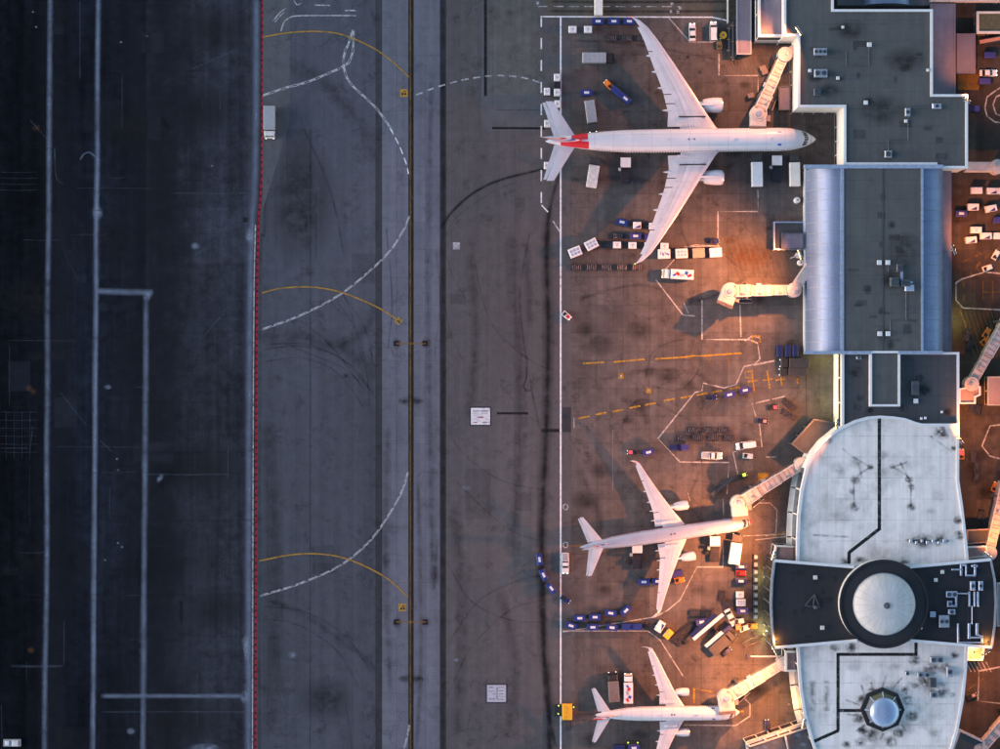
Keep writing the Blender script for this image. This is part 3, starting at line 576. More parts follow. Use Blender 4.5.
# ------------------------------------------------------------------ terminal buildings
def ccw(P):
    a = sum(P[i].x*P[(i+1)%len(P)].y-P[(i+1)%len(P)].x*P[i].y for i in range(len(P)))
    return P if a > 0 else P[::-1]
def offset(P, d):
    out = []; n = len(P)
    for i in range(n):
        a, b, c = P[i-1], P[i], P[(i+1) % n]
        e1 = (b-a).normalized(); e2 = (c-b).normalized(); n1 = Vector((-e1.y, e1.x)); n2 = Vector((-e2.y, e2.x))
        k = max(.35, 1+n1.dot(n2)); out.append(b+(n1+n2)/k*d)
    return out
def vis(e):   # a wall face turned to the open apron (west) or along the pier
    return e
def block(name, label, poly, z, roof, wall, par_w=.55, par_h=.6, par_mat='white', wz=(4.,11.), wmat='glass', wlen=3.4, ledge=None, root=None, skip=lambda a, b, nrm: False, cat='terminal building'):
    P = ccw([W(a, b, z).xy for a, b in poly]); n = len(P)
    c = sum((p for p in P), Vector((0, 0)))/n
    if root is None: root = empty(name, (c.x, c.y, 0), 0, label, cat)
    L = [p-c for p in P]
    b = MB(); b.v = [(p.x, p.y, 0) for p in L]+[(p.x, p.y, z-.02) for p in L]; b.f = [(i, (i+1)%n, n+(i+1)%n, n+i) for i in range(n)]
    b.build('wall', wall, root)
    q = offset(L, par_w*.9); b = MB(); b.v = [(p.x, p.y, z) for p in q]; b.f = [tuple(range(n))]; rf = b.build('roof', roof, root)
    o1, o2 = offset(L, -.12), offset(L, par_w)
    b = MB(); b.v = [(p.x, p.y, z-.7) for p in o1]+[(p.x, p.y, z+par_h) for p in o1]+[(p.x, p.y, z+par_h) for p in o2]+[(p.x, p.y, z-.05) for p in o2]
    for k in range(3): b.f += [(k*n+i, k*n+(i+1)%n, (k+1)*n+(i+1)%n, (k+1)*n+i) for i in range(n)]
    b.build('parapet', par_mat, root)
    for i in range(n):
        a, e = L[i], L[(i+1)%n]; d = e-a; ln = d.length; t = d/ln; nr = Vector((t.y, -t.x))
        mid = (a+e)/2+c
        if skip(a+c, e+c, nr) or ln < 1.5: continue
        # only walls that face towards the middle of the airfield side get openings we know of
        if nr.dot(-mid.normalized()) < .2: continue
        ang = math.atan2(t.y, t.x); k = max(1, round(ln/wlen)); w = ln/k
        for j in range(k):
            m_ = a+t*(j+.5)*w+nr*.03
            MB().box(m_.x, m_.y, wz[0], w-.35, .14, wz[1]-wz[0], ang).build('window', wmat, root)
        if ledge:
            m_ = (a+e)/2+nr*(ledge[1]/2); MB().box(m_.x, m_.y, ledge[0], ln+ledge[1]*.3, ledge[1], ledge[2], ang).build('ledge', 'cream', root)
    return root, rf
def on_roof(root, fn): return fn
TA, rfA = block('terminal_block', 'terminal block with dark slate flat roof and stepped white walls at the top', [(784,-60),(784,36),(798,36),(798,107),(844,107),(844,164.5),(935,164.5),(935,168),(967,168),(967,95),(932,95),(932,10),(833,10),(833,-60)], 15, 'roof_slate', 'cream', .5, .6, 'white', (1.,3.2))
TA2, _ = block('annex', 'small flat-roofed annex with white slotted walls beside the jet bridge', [(758.5,-60),(758.5,36.5),(783.5,36.5),(783.5,-60)], 11, 'roof_mauve', 'cream', .5, .5, 'white', (6.,9.), 'dark_slot', 7.)
block('canopy_roof', 'low mauve canopy roof running along the white annex', [(737,-60),(737,54),(751,54),(751,-60)], 4.2, 'roof_mauve', 'wall_dark', .2, .1, 'truck_grey', (.5,3.4), cat='canopy')
block('side_building', 'low lilac-roofed side building against the north terminal block', [(931,4),(931,94),(955,94),(955,4)], 7, 'roof_mauve', 'wall_dark', .25, .2, 'roof_mauve', (1,5))
sk = empty('elevated_walkway', W(964,4.5,0), 0, 'pink elevated walkway crossing above the top right apron', 'walkway')
b = MB(); b.box(0,0,6,80*S(8),1.3,2.2,0,.2); b.build('tunnel','bridge_skin',sk)
for k in (-1,0,1): MB().tube((k*8,0,0),(k*8,0,6),.35).build('column','wall_dark',sk)
b = MB(); b.box(0,1.4,5.5,80*S(8),2.2,1.5); b.build('lower_roof','roof_mauve',sk)
ct = empty('courtyard_vault', W(882,-10,0), 0, 'blue barrel vault sunk in the dark courtyard at the top', 'vault roof')
b = MB(); s8 = S(9); b.loft([[(23*s8*math.cos(math.pi*i/20), y, 6+4*math.sin(math.pi*i/20)) for i in range(21)] for y in (-5.4,14)], caps=False, closed=False); b.build('vault','roof_blue_metal',ct,smooth=True)
b = MB(); b.box(0,4.3,0,98*s8,19,6.0); b.build('courtyard_floor','wall_dark',ct)

# --- barrel-edged hall
HZ = 16.0
hall = empty('terminal_hall', W(883,260,0), 0, 'long terminal hall with pale blue curved metal edges and slate centre', 'terminal building'); hc = W(883,260,0)
def HL(px, py, z): p = W(px, py, z); return (p.x-hc.x, p.y-hc.y, z)
b = MB(); P4 = [HL(843,168,HZ), HL(843,351,HZ), HL(922,351,HZ), HL(922,168,HZ)]
b.v = [(x,y,HZ) for x,y,_ in P4]; b.f = [(0,1,2,3)]; hroof = b.build('roof','roof_slate',hall)
b = MB(); b.prism([(x,y) for x,y,_ in P4], 0, HZ-.1); b.build('wall','wall_light',hall)
def vault(xo, zo, xi, zi, y0, y1, n, nm):
    yy = [HL(0, y0+(y1-y0)*i/n, zi)[1] for i in range(n+1)]
    A = HL(xo,0,zo)[0]; B = HL(xi,0,zi)[0]
    for k in range(n):
        secs = []
        for y in (yy[k]-.035, yy[k+1]+.035):
            secs.append([(B+(A-B)*math.sin(math.pi/2*i/12), y, zo+(zi-zo)*math.cos(math.pi/2*i/12)) for i in range(13)])
        MB().loft(secs, caps=False, closed=False).build('roof_panel','roof_blue_metal',hall,smooth=True)
    b = MB(); b.v = []; 
    b.loft([[(B+(A-B)*math.sin(math.pi/2*i/12)*.985, y, zo+(zi-zo)*math.cos(math.pi/2*i/12)-.15) for i in range(13)]+[(A*.985+B*.015,y,0),(B,y,0)] for y in (yy[0],yy[-1])], caps=True).build('side_wall','wall_light',hall)
    return A, B
vault(805.3, 5., 841, 15.4, 166.5, 352.5, 17, 'w'); vault(942.5, 10., 923.5, 15.4, 166.5, 352.5, 17, 'e')
def strip(x0, y0, x1, y1, z, h, mat, nm, parent, cc):
    a, c2 = W(x0,y0,z+h), W(x1,y1,z+h); b = MB(); b.box((a.x+c2.x)/2-cc.x, (a.y+c2.y)/2-cc.y, z, abs(c2.x-a.x), abs(c2.y-a.y), h); return b.build(nm, mat, parent)
strip(841,168,844,351,15.,1.25,'duct','gutter',hall,hc); strip(921,168,923.4,351,15.,1.25,'duct','gutter',hall,hc)
strip(804.5,164.6,943,168.3,14.6,1.75,'duct','end_rim',hall,hc); strip(804.5,351,871,354.2,14.6,1.75,'duct','end_rim',hall,hc); strip(898,351,943,354.2,14.6,1.75,'duct','end_rim',hall,hc)
strip(804.2,165,806.0,353,4.9,.35,'white','eaves_gutter',hall,hc)
strip(882.4,168,883.6,351,16.0,.12,'roof_slate_dark','ridge_cap',hall,hc)
def rib(name, pts, w, mat, parent, z, **k):
    o = ribbon(name, pts, w, mat, None, top=z, **k); o.parent = parent; o.matrix_parent_inverse = Matrix.Translation(-Vector(parent.location)); return o
def rblot(px, py, rx, ry, mat, parent, z, rot=0.):
    o = blot(px, py, rx, ry, mat, None, top=z, rot=rot); o.parent = parent; o.matrix_parent_inverse = Matrix.Translation(-Vector(parent.location)); return o
block('hall_link', 'slate-roofed link with white kerbs projecting south from the terminal hall', [(870,351.5),(870,406),(899.5,406),(899.5,351.5)], HZ-.3, 'roof_slate', 'wall_light', .45, .5, 'white', (12.,12.8), skip=lambda a,b,n: True)
block('lilac_lean_to', 'narrow mauve lean-to roof along the east side of the hall', [(942.6,167),(942.6,351),(951,351),(951,167)], 7.5, 'roof_mauve', 'wall_dark', .2, .1, 'roof_mauve', (1,5), skip=lambda a,b,n: True)
TC, rfC = block('connector_block', 'dark slate connector block between the hall and the white rotunda', [(842,352.6),(842,428),(958.5,428),(958.5,352.6)], 13.8, 'roof_slate_dark', 'cream', .5, .5, 'white', (8.6,11.), 'glass', 6.)
DP = [(797,566),(797,540),(798,515),(801,490),(806,468),(813,453),(823,440.5),(838,428.5),(855,420.5),(868,417),(880,416),(893,416.8),(905,418.6),(916,422.6),(922,424),(958.3,424),(958.3,480),(962,505),(965,530),(968.5,566)]
TD, rfD = block('pier_rotunda', 'pale white-roofed rounded pier between slate connector and dark crossing', DP, 14.4, 'roof_white', 'cream', .6, .55, 'white', (5.2,12.), 'glass', 4.6, (3.6,1.3,.6), skip=lambda a,b,n: (a.y+b.y)/2 > W(0,466,14).y)
FP = [(797,640),(798,665),(800,690),(804,715),(811,740),(818,760),(826,800),(942,800),(950,755),(957,732),(963,700),(966,670),(967.5,640)]
TF, rfF = block('south_pier', 'pale white-roofed south pier with octagonal skylight at the bottom', FP, 13.4, 'roof_white', 'cream', .6, .55, 'white', (5.2,11.5), 'glass', 4.6, (3.6,1.3,.6))
EP = [(774,560.5),(771.6,580),(770.6,604),(771.6,628),(774,647.8),(857,640.5),(910,640.5),(992,647.5),(995,625),(996,604),(995,580),(991,559.5),(910,567),(854,567)]
TE, rfE = block('crossing_hall', 'dark flared crossing hall carrying the round silver dome', EP, 15.6, 'roof_crossing', 'wall_dark', .4, .5, 'hvac', (2.,13.), 'glass', 3.)
# white coping along the two long edges of the crossing
def tl(root, p): return Vector((p.x-root.location.x, p.y-root.location.y, p.z))
for a, c2 in (((774,560.5),(854,567)),((991,559.5),(910,567)),((774,647.8),(857,640.5)),((992,647.5),(910,640.5))):
    p, q = tl(TE, W(*a,16.2)), tl(TE, W(*c2,16.2)); d = q-p
    MB().box((p.x+q.x)/2, (p.y+q.y)/2, 15.9, d.length, .7, .35, math.atan2(d.y, d.x)).build('coping','white',TE)
# drum and dome
dz = 15.6; dc = W(884, 604, 18.4); dome = empty('dome_drum', (dc.x, dc.y, dz), 0, 'round dark drum with silver metal dome on the crossing roof', 'dome')
MB().lathe([(44.3*S(18),0),(44.3*S(18),2.6)], 64, caps=False).build('drum_wall','white_dirty',dome,True)
MB().lathe([(44.3*S(18)+.05,2.5),(44.3*S(18)+.05,2.9),(44.3*S(18)-.5,2.9),(44.3*S(18)-.5,2.6)], 64, caps=False).build('drum_rim','drum_dark',dome,True)
MB().lathe([(44.3*S(18)-.45,2.6),(30*S(18),2.75)], 64, caps=False).build('drum_roof','drum_dark',dome,True)
MB().lathe([(31.2*S(19),2.7),(31.2*S(19),3.2),(30.4*S(19),3.3)], 48, caps=False).build('dome_kerb','hvac',dome,True)
rd = 30.4*S(19)
for k in range(24):       # sheet-metal gores
    a0, a1 = 2*math.pi*(k+.01)/24, 2*math.pi*(k+.99)/24; secs = []
    for j in range(9):
        u = j/8; r = rd*math.cos(u*math.pi/2*.97); h = 3.25+3.4*math.sin(u*math.pi/2)
        secs.append([(r*math.cos(a0+(a1-a0)*i/3), r*math.sin(a0+(a1-a0)*i/3), h) for i in range(4)])
    MB().loft(secs, caps=False, closed=False).build('dome_gore','dome_metal',dome,True)
MB().lathe([(rd*.97,3.2),(rd*.7,5.2),(rd*.2,6.5),(.01,6.6)], 32, caps=False).build('dome_lining','hvac_dark',dome,True)
MB().lathe([(.8,6.4),(.8,7.0),(.45,7.1),(.45,7.3),(.1,7.5)], 16).build('finial','hvac_dark',dome,True)
# octagonal skylight
oc = W(883,710,15); octo = empty('octagonal_skylight', (oc.x, oc.y, 13.4), 0, 'octagonal skylight with dark frame and blue metal cap on the south pier roof', 'skylight')
ro = 22*S(14.5)
def ngon(r, z, n=8, ph=math.pi/8): return [(r*math.cos(2*math.pi*i/n+ph), r*math.sin(2*math.pi*i/n+ph), z) for i in range(n)]
MB().loft([ngon(ro,0,8,0), ngon(ro,1.3,8,0), ngon(ro*.84,1.3,8,0), ngon(ro*.84,.9,8,0)], caps=False).build('kerb','drum_dark',octo)
for k in range(8):
    a0, a1 = 2*math.pi*(k+.06)/8, 2*math.pi*(k+.94)/8
    MB().add([(ro*.84*math.cos(a0),ro*.84*math.sin(a0),1.0),(ro*.84*math.cos(a1),ro*.84*math.sin(a1),1.0),(ro*.55*math.cos(a1),ro*.55*math.sin(a1),2.3),(ro*.55*math.cos(a0),ro*.55*math.sin(a0),2.3)],[(0,1,2,3)]).build('pane', 'olive' if k in (1,2,6) else 'hvac_dark', octo)
    a = 2*math.pi*k/8; MB().tube((ro*.85*math.cos(a),ro*.85*math.sin(a),1.05),(ro*.5*math.cos(a),ro*.5*math.sin(a),2.4),.14).build('glazing_bar','duct',octo)
rc = 14.8*S(15.5)
MB().lathe([(rc,1.9),(rc,2.4),(rc*.93,2.75),(rc*.7,3.3),(rc*.4,3.65),(.05,3.75)], 40, c=(.25,-.5,0)).build('cap','dome_blue',octo,True)
for k in range(16): a = 2*math.pi*k/16; MB().tube((.25+rc*.95*math.cos(a),-.5+rc*.95*math.sin(a),2.72),(.25+rc*.12*math.cos(a),-.5+rc*.12*math.sin(a),3.76),.05,n=5).build('seam_rib','duct',octo)
# roof gutters, seams, soot
ZD, ZF, ZE = 14.41, 13.41, 15.61
for pts in ([(879.3,418),(879.3,530)],[(879.3,529),(849,552.5)],[(849,552),(849,564)]): rib('roof_gutter',pts,3.4,'paint_black',TD,ZD,smooth=False)
for pts in ([(916,641),(916,654.5)],[(917.5,654.4),(836.5,654.4)],[(838,654),(838,731)],[(838.5,730.5),(811.5,742.5)],[(838,710.5),(861,710.5)]): rib('roof_gutter',pts,3.2,'paint_black',TF,ZF,smooth=False)
blk = rib('drain_box',[(875,653.5),(880,653.5)],5,'brown_blot',TF,ZF+.03)
for x, y, r in ((870.5,467,4),(892.5,466.5,4),(855,480,6),(853,491,5),(854,507,6.5),(909,479.5,5),(911,487,5),(910.5,507,6),(942,433,9),(940,428,6),(954,448,4),(828,441,5),(860,562,8),(925,541,10),(940,540,9),(915,540,6),(960,535,7),(958,520,6),(845,561,6),(905,561,7)): rblot(x,y,r,r*.85,'soot_blot',TD,ZD)
for p in ([(870,467),(855,480),(854,507)],[(892,466.5),(909,479),(911,507)],[(870,467),(850,455),(842,448)],[(893,467),(908,462)],[(858,462),(862,478)],[(900,462),(909,479)],[(930,436),(952,452)],[(812,535),(850,537)],[(905,540),(950,541)]): rib('soot_run',p,3,'soot_line',TD,ZD)
for x, y, r in ((861,699,6),(858,718,8),(870,735,10),(890,741,8),(908,700,7),(912,716,8),(899,733,7),(846,745,6),(860,742,7),(852,648,8),(835,648,6),(915,660,8),(925,680,12),(940,690,12),(932,668,10),(945,668,8),(955,655,6),(952,695,4),(905,690,5),(862,730,6),(915,685,5),(872,690,5)): rblot(x,y,r,r*.8,'soot_blot',TF,ZF)
for k in range(14):
    a = 2*math.pi*k/14+.2; rib('soot_run',[(883+23*math.cos(a),710+23*math.sin(a)),(883+(30+k%4*3)*math.cos(a+.1),710+(30+k%3*4)*math.sin(a+.1))],3.2,'soot_line',TF,ZF)
for x in (812,826): rib('rust_run',[(x,680),(x+1,712)],9,'brown_blot',TF,ZF).data.materials[0]=MATS['soot_line']
for x,y,r in ((880,110,30),(905,60,24),(850,30,20),(830,90,14),(868,100,6),(888,154,10),(905,68,8),(840,28,5),(840,79,5),(928,128,6),(815,78,9)): rblot(x,y,r,r*.6,'oil_blot',TA,15.01)
rib('roof_joint',[(870,45),(870,165)],1.1,'rubber_light',TA,15.01); rib('roof_joint',[(845,20),(930,20)],.8,'rubber_light',TA,15.01)
for x,y,r in ((883,196,4),(892,225,5),(882,310,4),(890,280,12),(890,345,6),(868,290,5),(884,335,9),(905,250,20)): rblot(x,y,r,r,'oil_blot',hall,16.01)
for x,y,r in ((856,372,9),(924,390,9),(903,408,6),(920,378,6),(870,410,5),(947,412,6)): rblot(x,y,r,r*.8,'soot_blot',TC,13.82)
rib('roof_joint',[(857,563),(857,646)],.7,'dust_thin',TE,15.62); rib('roof_joint',[(968,560),(968,645)],.7,'dust_thin',TE,15.62)

faded('roof_patch', (.13,.14,.16), .30, 'paint', .3, .2, .6); faded('roof_patch_dark', (.03,.032,.038), .32, 'paint', .3, .2, .6)
def rquad(pts, mat, parent, z):
    o = quad('membrane_patch', pts, mat, None, top=z); o.parent = parent; o.matrix_parent_inverse = Matrix.Translation(-Vector(parent.location))
for k in range(34):
    x, y = rg.uniform(800,955), rg.uniform(14,155)
    if (x > 922 and y < 97) or (x < 846 and y > 100): continue
    rquad(R_(x,y,x+rg.choice((4,7,12)),y+rg.choice((3,6,9))), rg.choice(('roof_patch','roof_patch_dark')), TA, 15.01)
for k in range(26): x, y = rg.uniform(846,910), rg.uniform(172,340); rquad(R_(x,y,x+rg.choice((4,8,11)),y+rg.choice((3,6,10))), rg.choice(('roof_patch','roof_patch_dark')), hall, 16.01)
for k in range(12): x, y = rg.choice((rg.uniform(845,862),rg.uniform(903,945))), rg.uniform(358,408); rquad(R_(x,y,x+rg.choice((4,7)),y+rg.choice((3,6))), rg.choice(('roof_patch','roof_patch_dark')), TC, 13.81)
for k in range(20): x, y = rg.choice((rg.uniform(778,835),rg.uniform(935,985))), rg.uniform(568,636); rquad(R_(x,y,x+rg.choice((4,8)),y+rg.choice((3,6))), rg.choice(('roof_patch_dark','roof_patch_dark','soot_roof')) if 0 else 'roof_patch_dark', TE, 15.62)
for y0 in range(24,160,17): rib('membrane_seam',[(800 if y0<104 else 847,y0),(928 if y0<97 else 962,y0+rg.uniform(-.5,.5))],.8,'rubber_light',TA,15.01)
for y0 in range(180,350,19): rib('membrane_seam',[(845,y0),(921,y0)],.8,'rubber_light',hall,16.01)
for y0 in range(366,415,15): rib('membrane_seam',[(900,y0),(956,y0)],.8,'rubber_light',TC,13.82)
for y0 in range(436,560,21): rib('membrane_seam',[(815,y0),(955,y0)],.7,'soot_line',TD,ZD)
for y0 in range(662,749,21): rib('membrane_seam',[(804,y0),(962,y0)],.7,'soot_line',TF,ZF)
faded('grime_blot', (.20,.19,.19), .36, 'blot', .3, .3, .65)
for k in range(18):
    x, y = rg.uniform(808,952), rg.choice((rg.uniform(430,560),rg.uniform(650,745))); rblot(x,y,rg.uniform(5,16),rg.uniform(4,12),'grime_blot',TD if y<600 else TF,ZD if y<600 else ZF)
def conduit(pts, root, z, mat='hvac_dark'):
    for a, c2 in zip(pts, pts[1:]):
        p, q = W(*a,z)-Vector((root.location.x,root.location.y,0)), W(*c2,z)-Vector((root.location.x,root.location.y,0)); MB().tube((p.x,p.y,z+.2),(q.x,q.y,z+.2),.08,n=6).build('conduit',mat,root)
conduit([(828,52),(846,52),(846,66),(869,66)],TA,15); conduit([(828,74),(838,74)],TA,15); conduit([(908,117),(908,140),(888,140),(888,150)],TA,15); conduit([(869,47),(869,66)],TA,15); conduit([(932,106),(911,106)],TA,15,'hvac_dark'); conduit([(900,272),(888,272),(888,265)],hall,16,'hvac_dark'); conduit([(906,288),(906,320),(890,320),(890,331)],hall,16); conduit([(915,381),(915,360),(905,360)],TC,13.8)

# --- low outbuildings and side rooms
block('stub_room', 'pale lit stub room on the west side, north corner of the dark crossing', [(775.5,545.5),(774,561),(798,563),(798,546.5)], 8, 'roof_salmon', 'cream', .3, .5, 'cream', (2,6))
block('gate_lobby', 'orange lit gate lobby joining the lowest jet bridge to the south pier', [(785.5,651),(785.5,671),(799,671),(799,651)], 8, 'roof_salmon', 'cream', .4, .6, 'cream', (2,6))
block('east_stub_room', 'pale stub room on the east side, north corner of the dark crossing', [(966,547),(966,559),(987,556),(986,546)], 8, 'roof_salmon', 'cream', .3, .5, 'cream', (2,6))
block('east_gate_lobby', 'amber lit square lobby on the east side of the south pier', [(967,647),(967,660),(982,660),(984,647)], 8, 'roof_salmon', 'cream', .4, .6, 'cream', (2,6))
block('east_gate_house', 'salmon gate house with white kerb at the foot of the diagonal jet bridge', [(959,389),(959,403.5),(975,403.5),(975,397),(980,395),(980,386.5),(970,386.5)], 6.5, 'roof_salmon', 'cream', .35, .5, 'white', (1,5))
block('service_shed', 'dark service shed roof left of the hall with amber lamps', [(774,222),(774,249.5),(804,249.5),(804,222)], 4.5, 'roof_slate_dark', 'wall_dark', .25, .3, 'duct', (1,3.5), cat='shed')
block('equipment_room', 'small mauve equipment room on the dark service shed', [(782,233),(782,249),(803.5,249),(803.5,233)], 6.2, 'roof_mauve', 'wall_dark', .15, .2, 'hvac_dark', (5,6), cat='shed')
block('lean_to_shed', 'mauve lean-to shed under the north jet bridge', [(779,87),(779,110),(790,110),(790,86)], 4.5, 'roof_mauve', 'wall_dark', .2, .2, 'hvac_dark', (1,3.5), cat='shed')
block('loading_dock', 'slanted dark grey loading dock roof beside the rounded white pier', [(814,419),(791.5,444),(803,452.5),(812,454),(836,431),(836,423)], 6.5, 'roof_slate_dark', 'wall_dark', .3, .35, 'hvac_dark', (1,5), cat='loading dock')
block('corner_ramp_building', 'low ramp building with double pink railings at the bottom of the south pier', [(746,743),(806,722.5),(812,742),(818,770),(752,790)], 7, 'wall_dark', 'cream', .5, .5, 'bridge_skin', (1,5), cat='building')
block('south_east_stub', 'dark roofed stub with orange kerb at the bottom right of the south pier', [(959,729),(984,741),(986,790),(946,790),(951,752)], 7, 'roof_slate_dark', 'cream', .5, .5, 'bridge_skin', (1,5), cat='building')
block('pink_canopy', 'pink canopy edge right of the dark crossing hall', [(997,583),(997,626),(1020,626),(1020,583)], 6, 'roof_salmon', 'cream', .3, .3, 'bridge_skin', (1,5), cat='canopy')
block('east_hut', 'flat salmon hut roof at the right edge beside the east gate house', [(988,377),(988,405),(1015,405),(1015,377)], 4, 'roof_salmon', 'cream', .2, .2, 'bridge_skin', (1,3), cat='hut')
block('ramp_shed', 'dark ramp shed below the white pier on the east side', [(967,530),(967,544),(989,542),(989,529)], 5, 'roof_slate_dark', 'wall_dark', .25, .3, 'bridge_rib', (1,4), cat='shed')
block('north_east_pen', 'pale yellow framed pen roof at the top right corner', [(977,12),(977,33),(1015,33),(1015,12)], 3.5, 'olive', 'cream', .45, .4, 'cream', (1,3), cat='shed')
block('mauve_shed', 'dark mauve shed roof beside the lilac side building', [(957,34),(957,73),(975,73),(975,34)], 3.5, 'roof_mauve', 'wall_dark', .15, .15, 'roof_mauve', (1,3), cat='shed')
# second railing of the ramp building
def rail(p, q, z, nm, root, mat='bridge_skin'):
    a, c2 = W(*p, z), W(*q, z); r0 = Vector(root.location); b = MB(); b.tube(a-r0, c2-r0, .28, n=6); return b.build(nm, mat, root)
crb = [o for o in COL.objects if o.name == 'corner_ramp_building'][0]
rail((750,746.5),(809,727),7.6,'railing',crb); rail((785,735),(789,752),7.6,'railing',crb)
for t in (0,.28,.5,.7,1): rail((746+60*t,743-20.5*t),(750+59*t,746.5-19.5*t),7.6,'rail_tie',crb)
for k,(x,y) in enumerate(((765,747),(775,743),(798,735),(803,745),(757,749))): rblot(x,y,5,3,'dust_blot',crb,7.02)

# --- rooftop plant
def roof_unit(px, py, z, w, d, h, label, mat='hvac', fans=1, rot=0.):
    s = S(z+h); p = W(px, py, z+h); r = empty('rooftop_unit', (p.x, p.y, z), rot, label, 'rooftop unit', 'plant on the terminal roofs')
    w, d = w*s, d*s
    MB().box(0,0,0,w*.94,d*.94,.3).build('kerb','hvac_dark',r); MB().box(0,0,.3,w,d,h-.3,0,.12).build('housing',mat,r)
    for i in range(fans):
        x = (i-(fans-1)/2)*w/fans; q = min(w/fans, d)*.36
        MB().lathe([(q,h-.02),(q,h+.18),(q*.85,h+.18),(q*.85,h+.05),(.01,h+.06)],14,c=(x,0,0),caps=False).build('fan_ring','hvac_dark',r,True)
    MB().box(w*.46,d*.1,.5,.12,d*.5,h*.5).build('louvre','hvac_dark',r)
    return r
def vent(px, py, z, r, label, mat='white_dirty', h=1.0):
    p = W(px, py, z+h); o = empty('roof_vent', (p.x,p.y,z), 0, label, 'roof vent', 'small vents on the terminal roofs')
    r *= S(z); MB().lathe([(r*.6,0),(r*.6,h*.7)],10).build('pipe','hvac_dark',o,True); MB().box(0,0,h*.7,r*2,r*2,h*.3,0,.08).build('cap',mat,o)
roof_unit(820.5,51.5,15,13,7,1.3,'ribbed grey unit, northernmost of three near the white west wall','hvac',3)
roof_unit(821,73,15,13,8,1.5,'grey unit, middle of three near the white west wall','hvac',2)
roof_unit(817.5,92,15,7,7,1.4,'small dark unit, southernmost of three near the white west wall','hvac_dark')
roof_unit(937,106,15,9,5,1.2,'low bluish unit at the inner corner of the north block','duct',1)
roof_unit(908,112,15,5,8,1.4,'tall narrow unit on the right half of the north block','hvac')
roof_unit(888.5,154,15,7,7,1.4,'square unit near the hall edge of the north block','hvac')
for x,y,r,l in ((869.5,44.5,2.2,'white vent box on the upper middle of the north block'),(866,102.5,2,'white vent box on the middle joint of the north block'),(838,78,1.6,'small vent beside the middle grey roof unit'),(810,70.5,1.6,'small white vent left of the middle grey roof unit'),(906,121,1.5,'small vent below the tall narrow unit'),(928,70,1.4,'tiny vent near the right edge of the north block'),(843,27,1.3,'tiny dark vent near the top left of the north block'),(883,166.8,2,'pale vent box at the north end of the hall ridge'),
        (879.5,262.5,2.3,'white skylight box left of the ridge, upper pair on the hall'),(888,262.5,2.3,'white skylight box right of the ridge, upper pair on the hall'),(880,333.7,2.3,'white skylight box left of the ridge, lower pair on the hall'),(888.2,333.7,2.3,'white skylight box right of the ridge, lower pair on the hall')):
    vent(x,y,16 if y>170 else 15,r,l,'white')
roof_unit(895,282,16,9,9,1.8,'dark ducted unit, lower left of the plant group on the hall','hvac_dark',1); roof_unit(906,283,16,9,7,1.6,'dark unit with pale duct, lower right of the plant group on the hall','hvac_dark',2); roof_unit(900,268,16,6,8,1.3,'narrow dark unit, top of the plant group on the hall','hvac_dark',1)
du = empty('roof_duct', (*W(901,276,16).xy,16), 0, 'pale bent duct linking the plant group on the hall roof', 'duct')
MB().box(0,0,.6,.6,3.4,.6).build('duct_run','duct',du); MB().box(1.3,-1.7,.6,3.2,.6,.6).build('duct_run','duct',du); MB().box(2,-3.2,.6,2.4,1.6,.9,0,.1).build('duct_box','duct',du)
roof_unit(915.5,388,13.8,7.5,14,1.4,'ribbed dark grey unit on the slate connector roof','hvac_dark',1); vent(916,401,13.8,2.3,'white vent box below the ribbed unit on the connector','white')
roof_unit(859,357.8,13.8,5,3,1,'small pale unit near the top left of the connector','hvac',1)
for x,y,l in ((921.5,418.5,'left of two small white boxes by the rounded parapet'),(925.5,418,'right of two small white boxes by the rounded parapet'),(942,412,'thin upright white box on the connector roof')): vent(x,y,13.8,1.2,l,'white')
for x,y,r,l in ((815.5,577.5,2,'white round vent on the upper left of the crossing roof'),(822.5,627.8,2,'white round vent on the lower left of the crossing roof'),(942.5,572,1.8,'grey vent, upper of two right of the dome'),(936,580,1.8,'grey vent, lower of two right of the dome'),(933,614.5,2.8,'large pale blue vent right of the dome'),(921,628,1.3,'tiny vent at the lower right of the dome drum')): vent(x,y,15.6,r,l,'duct' if r>2.5 else 'white_dirty')
fr = empty('roof_frame', (*W(812,602,16).xy,15.6), 0, 'dark triangular antenna frame on the left of the crossing roof', 'antenna frame')
for p,q in (((-1.8,-.9),(2,-1.5)),((2,-1.5),(.6,2)),((.6,2),(-1.8,-.9)),((.6,2),(.3,-1.2))): MB().tube((*p,.5),(*q,.5),.12).build('frame_bar','hvac_dark',fr)
MB().lathe([(.55,0),(.55,.9),(.2,1.1)],10,c=(.9,-1.4,0)).build('frame_base','hvac_dark',fr,True)
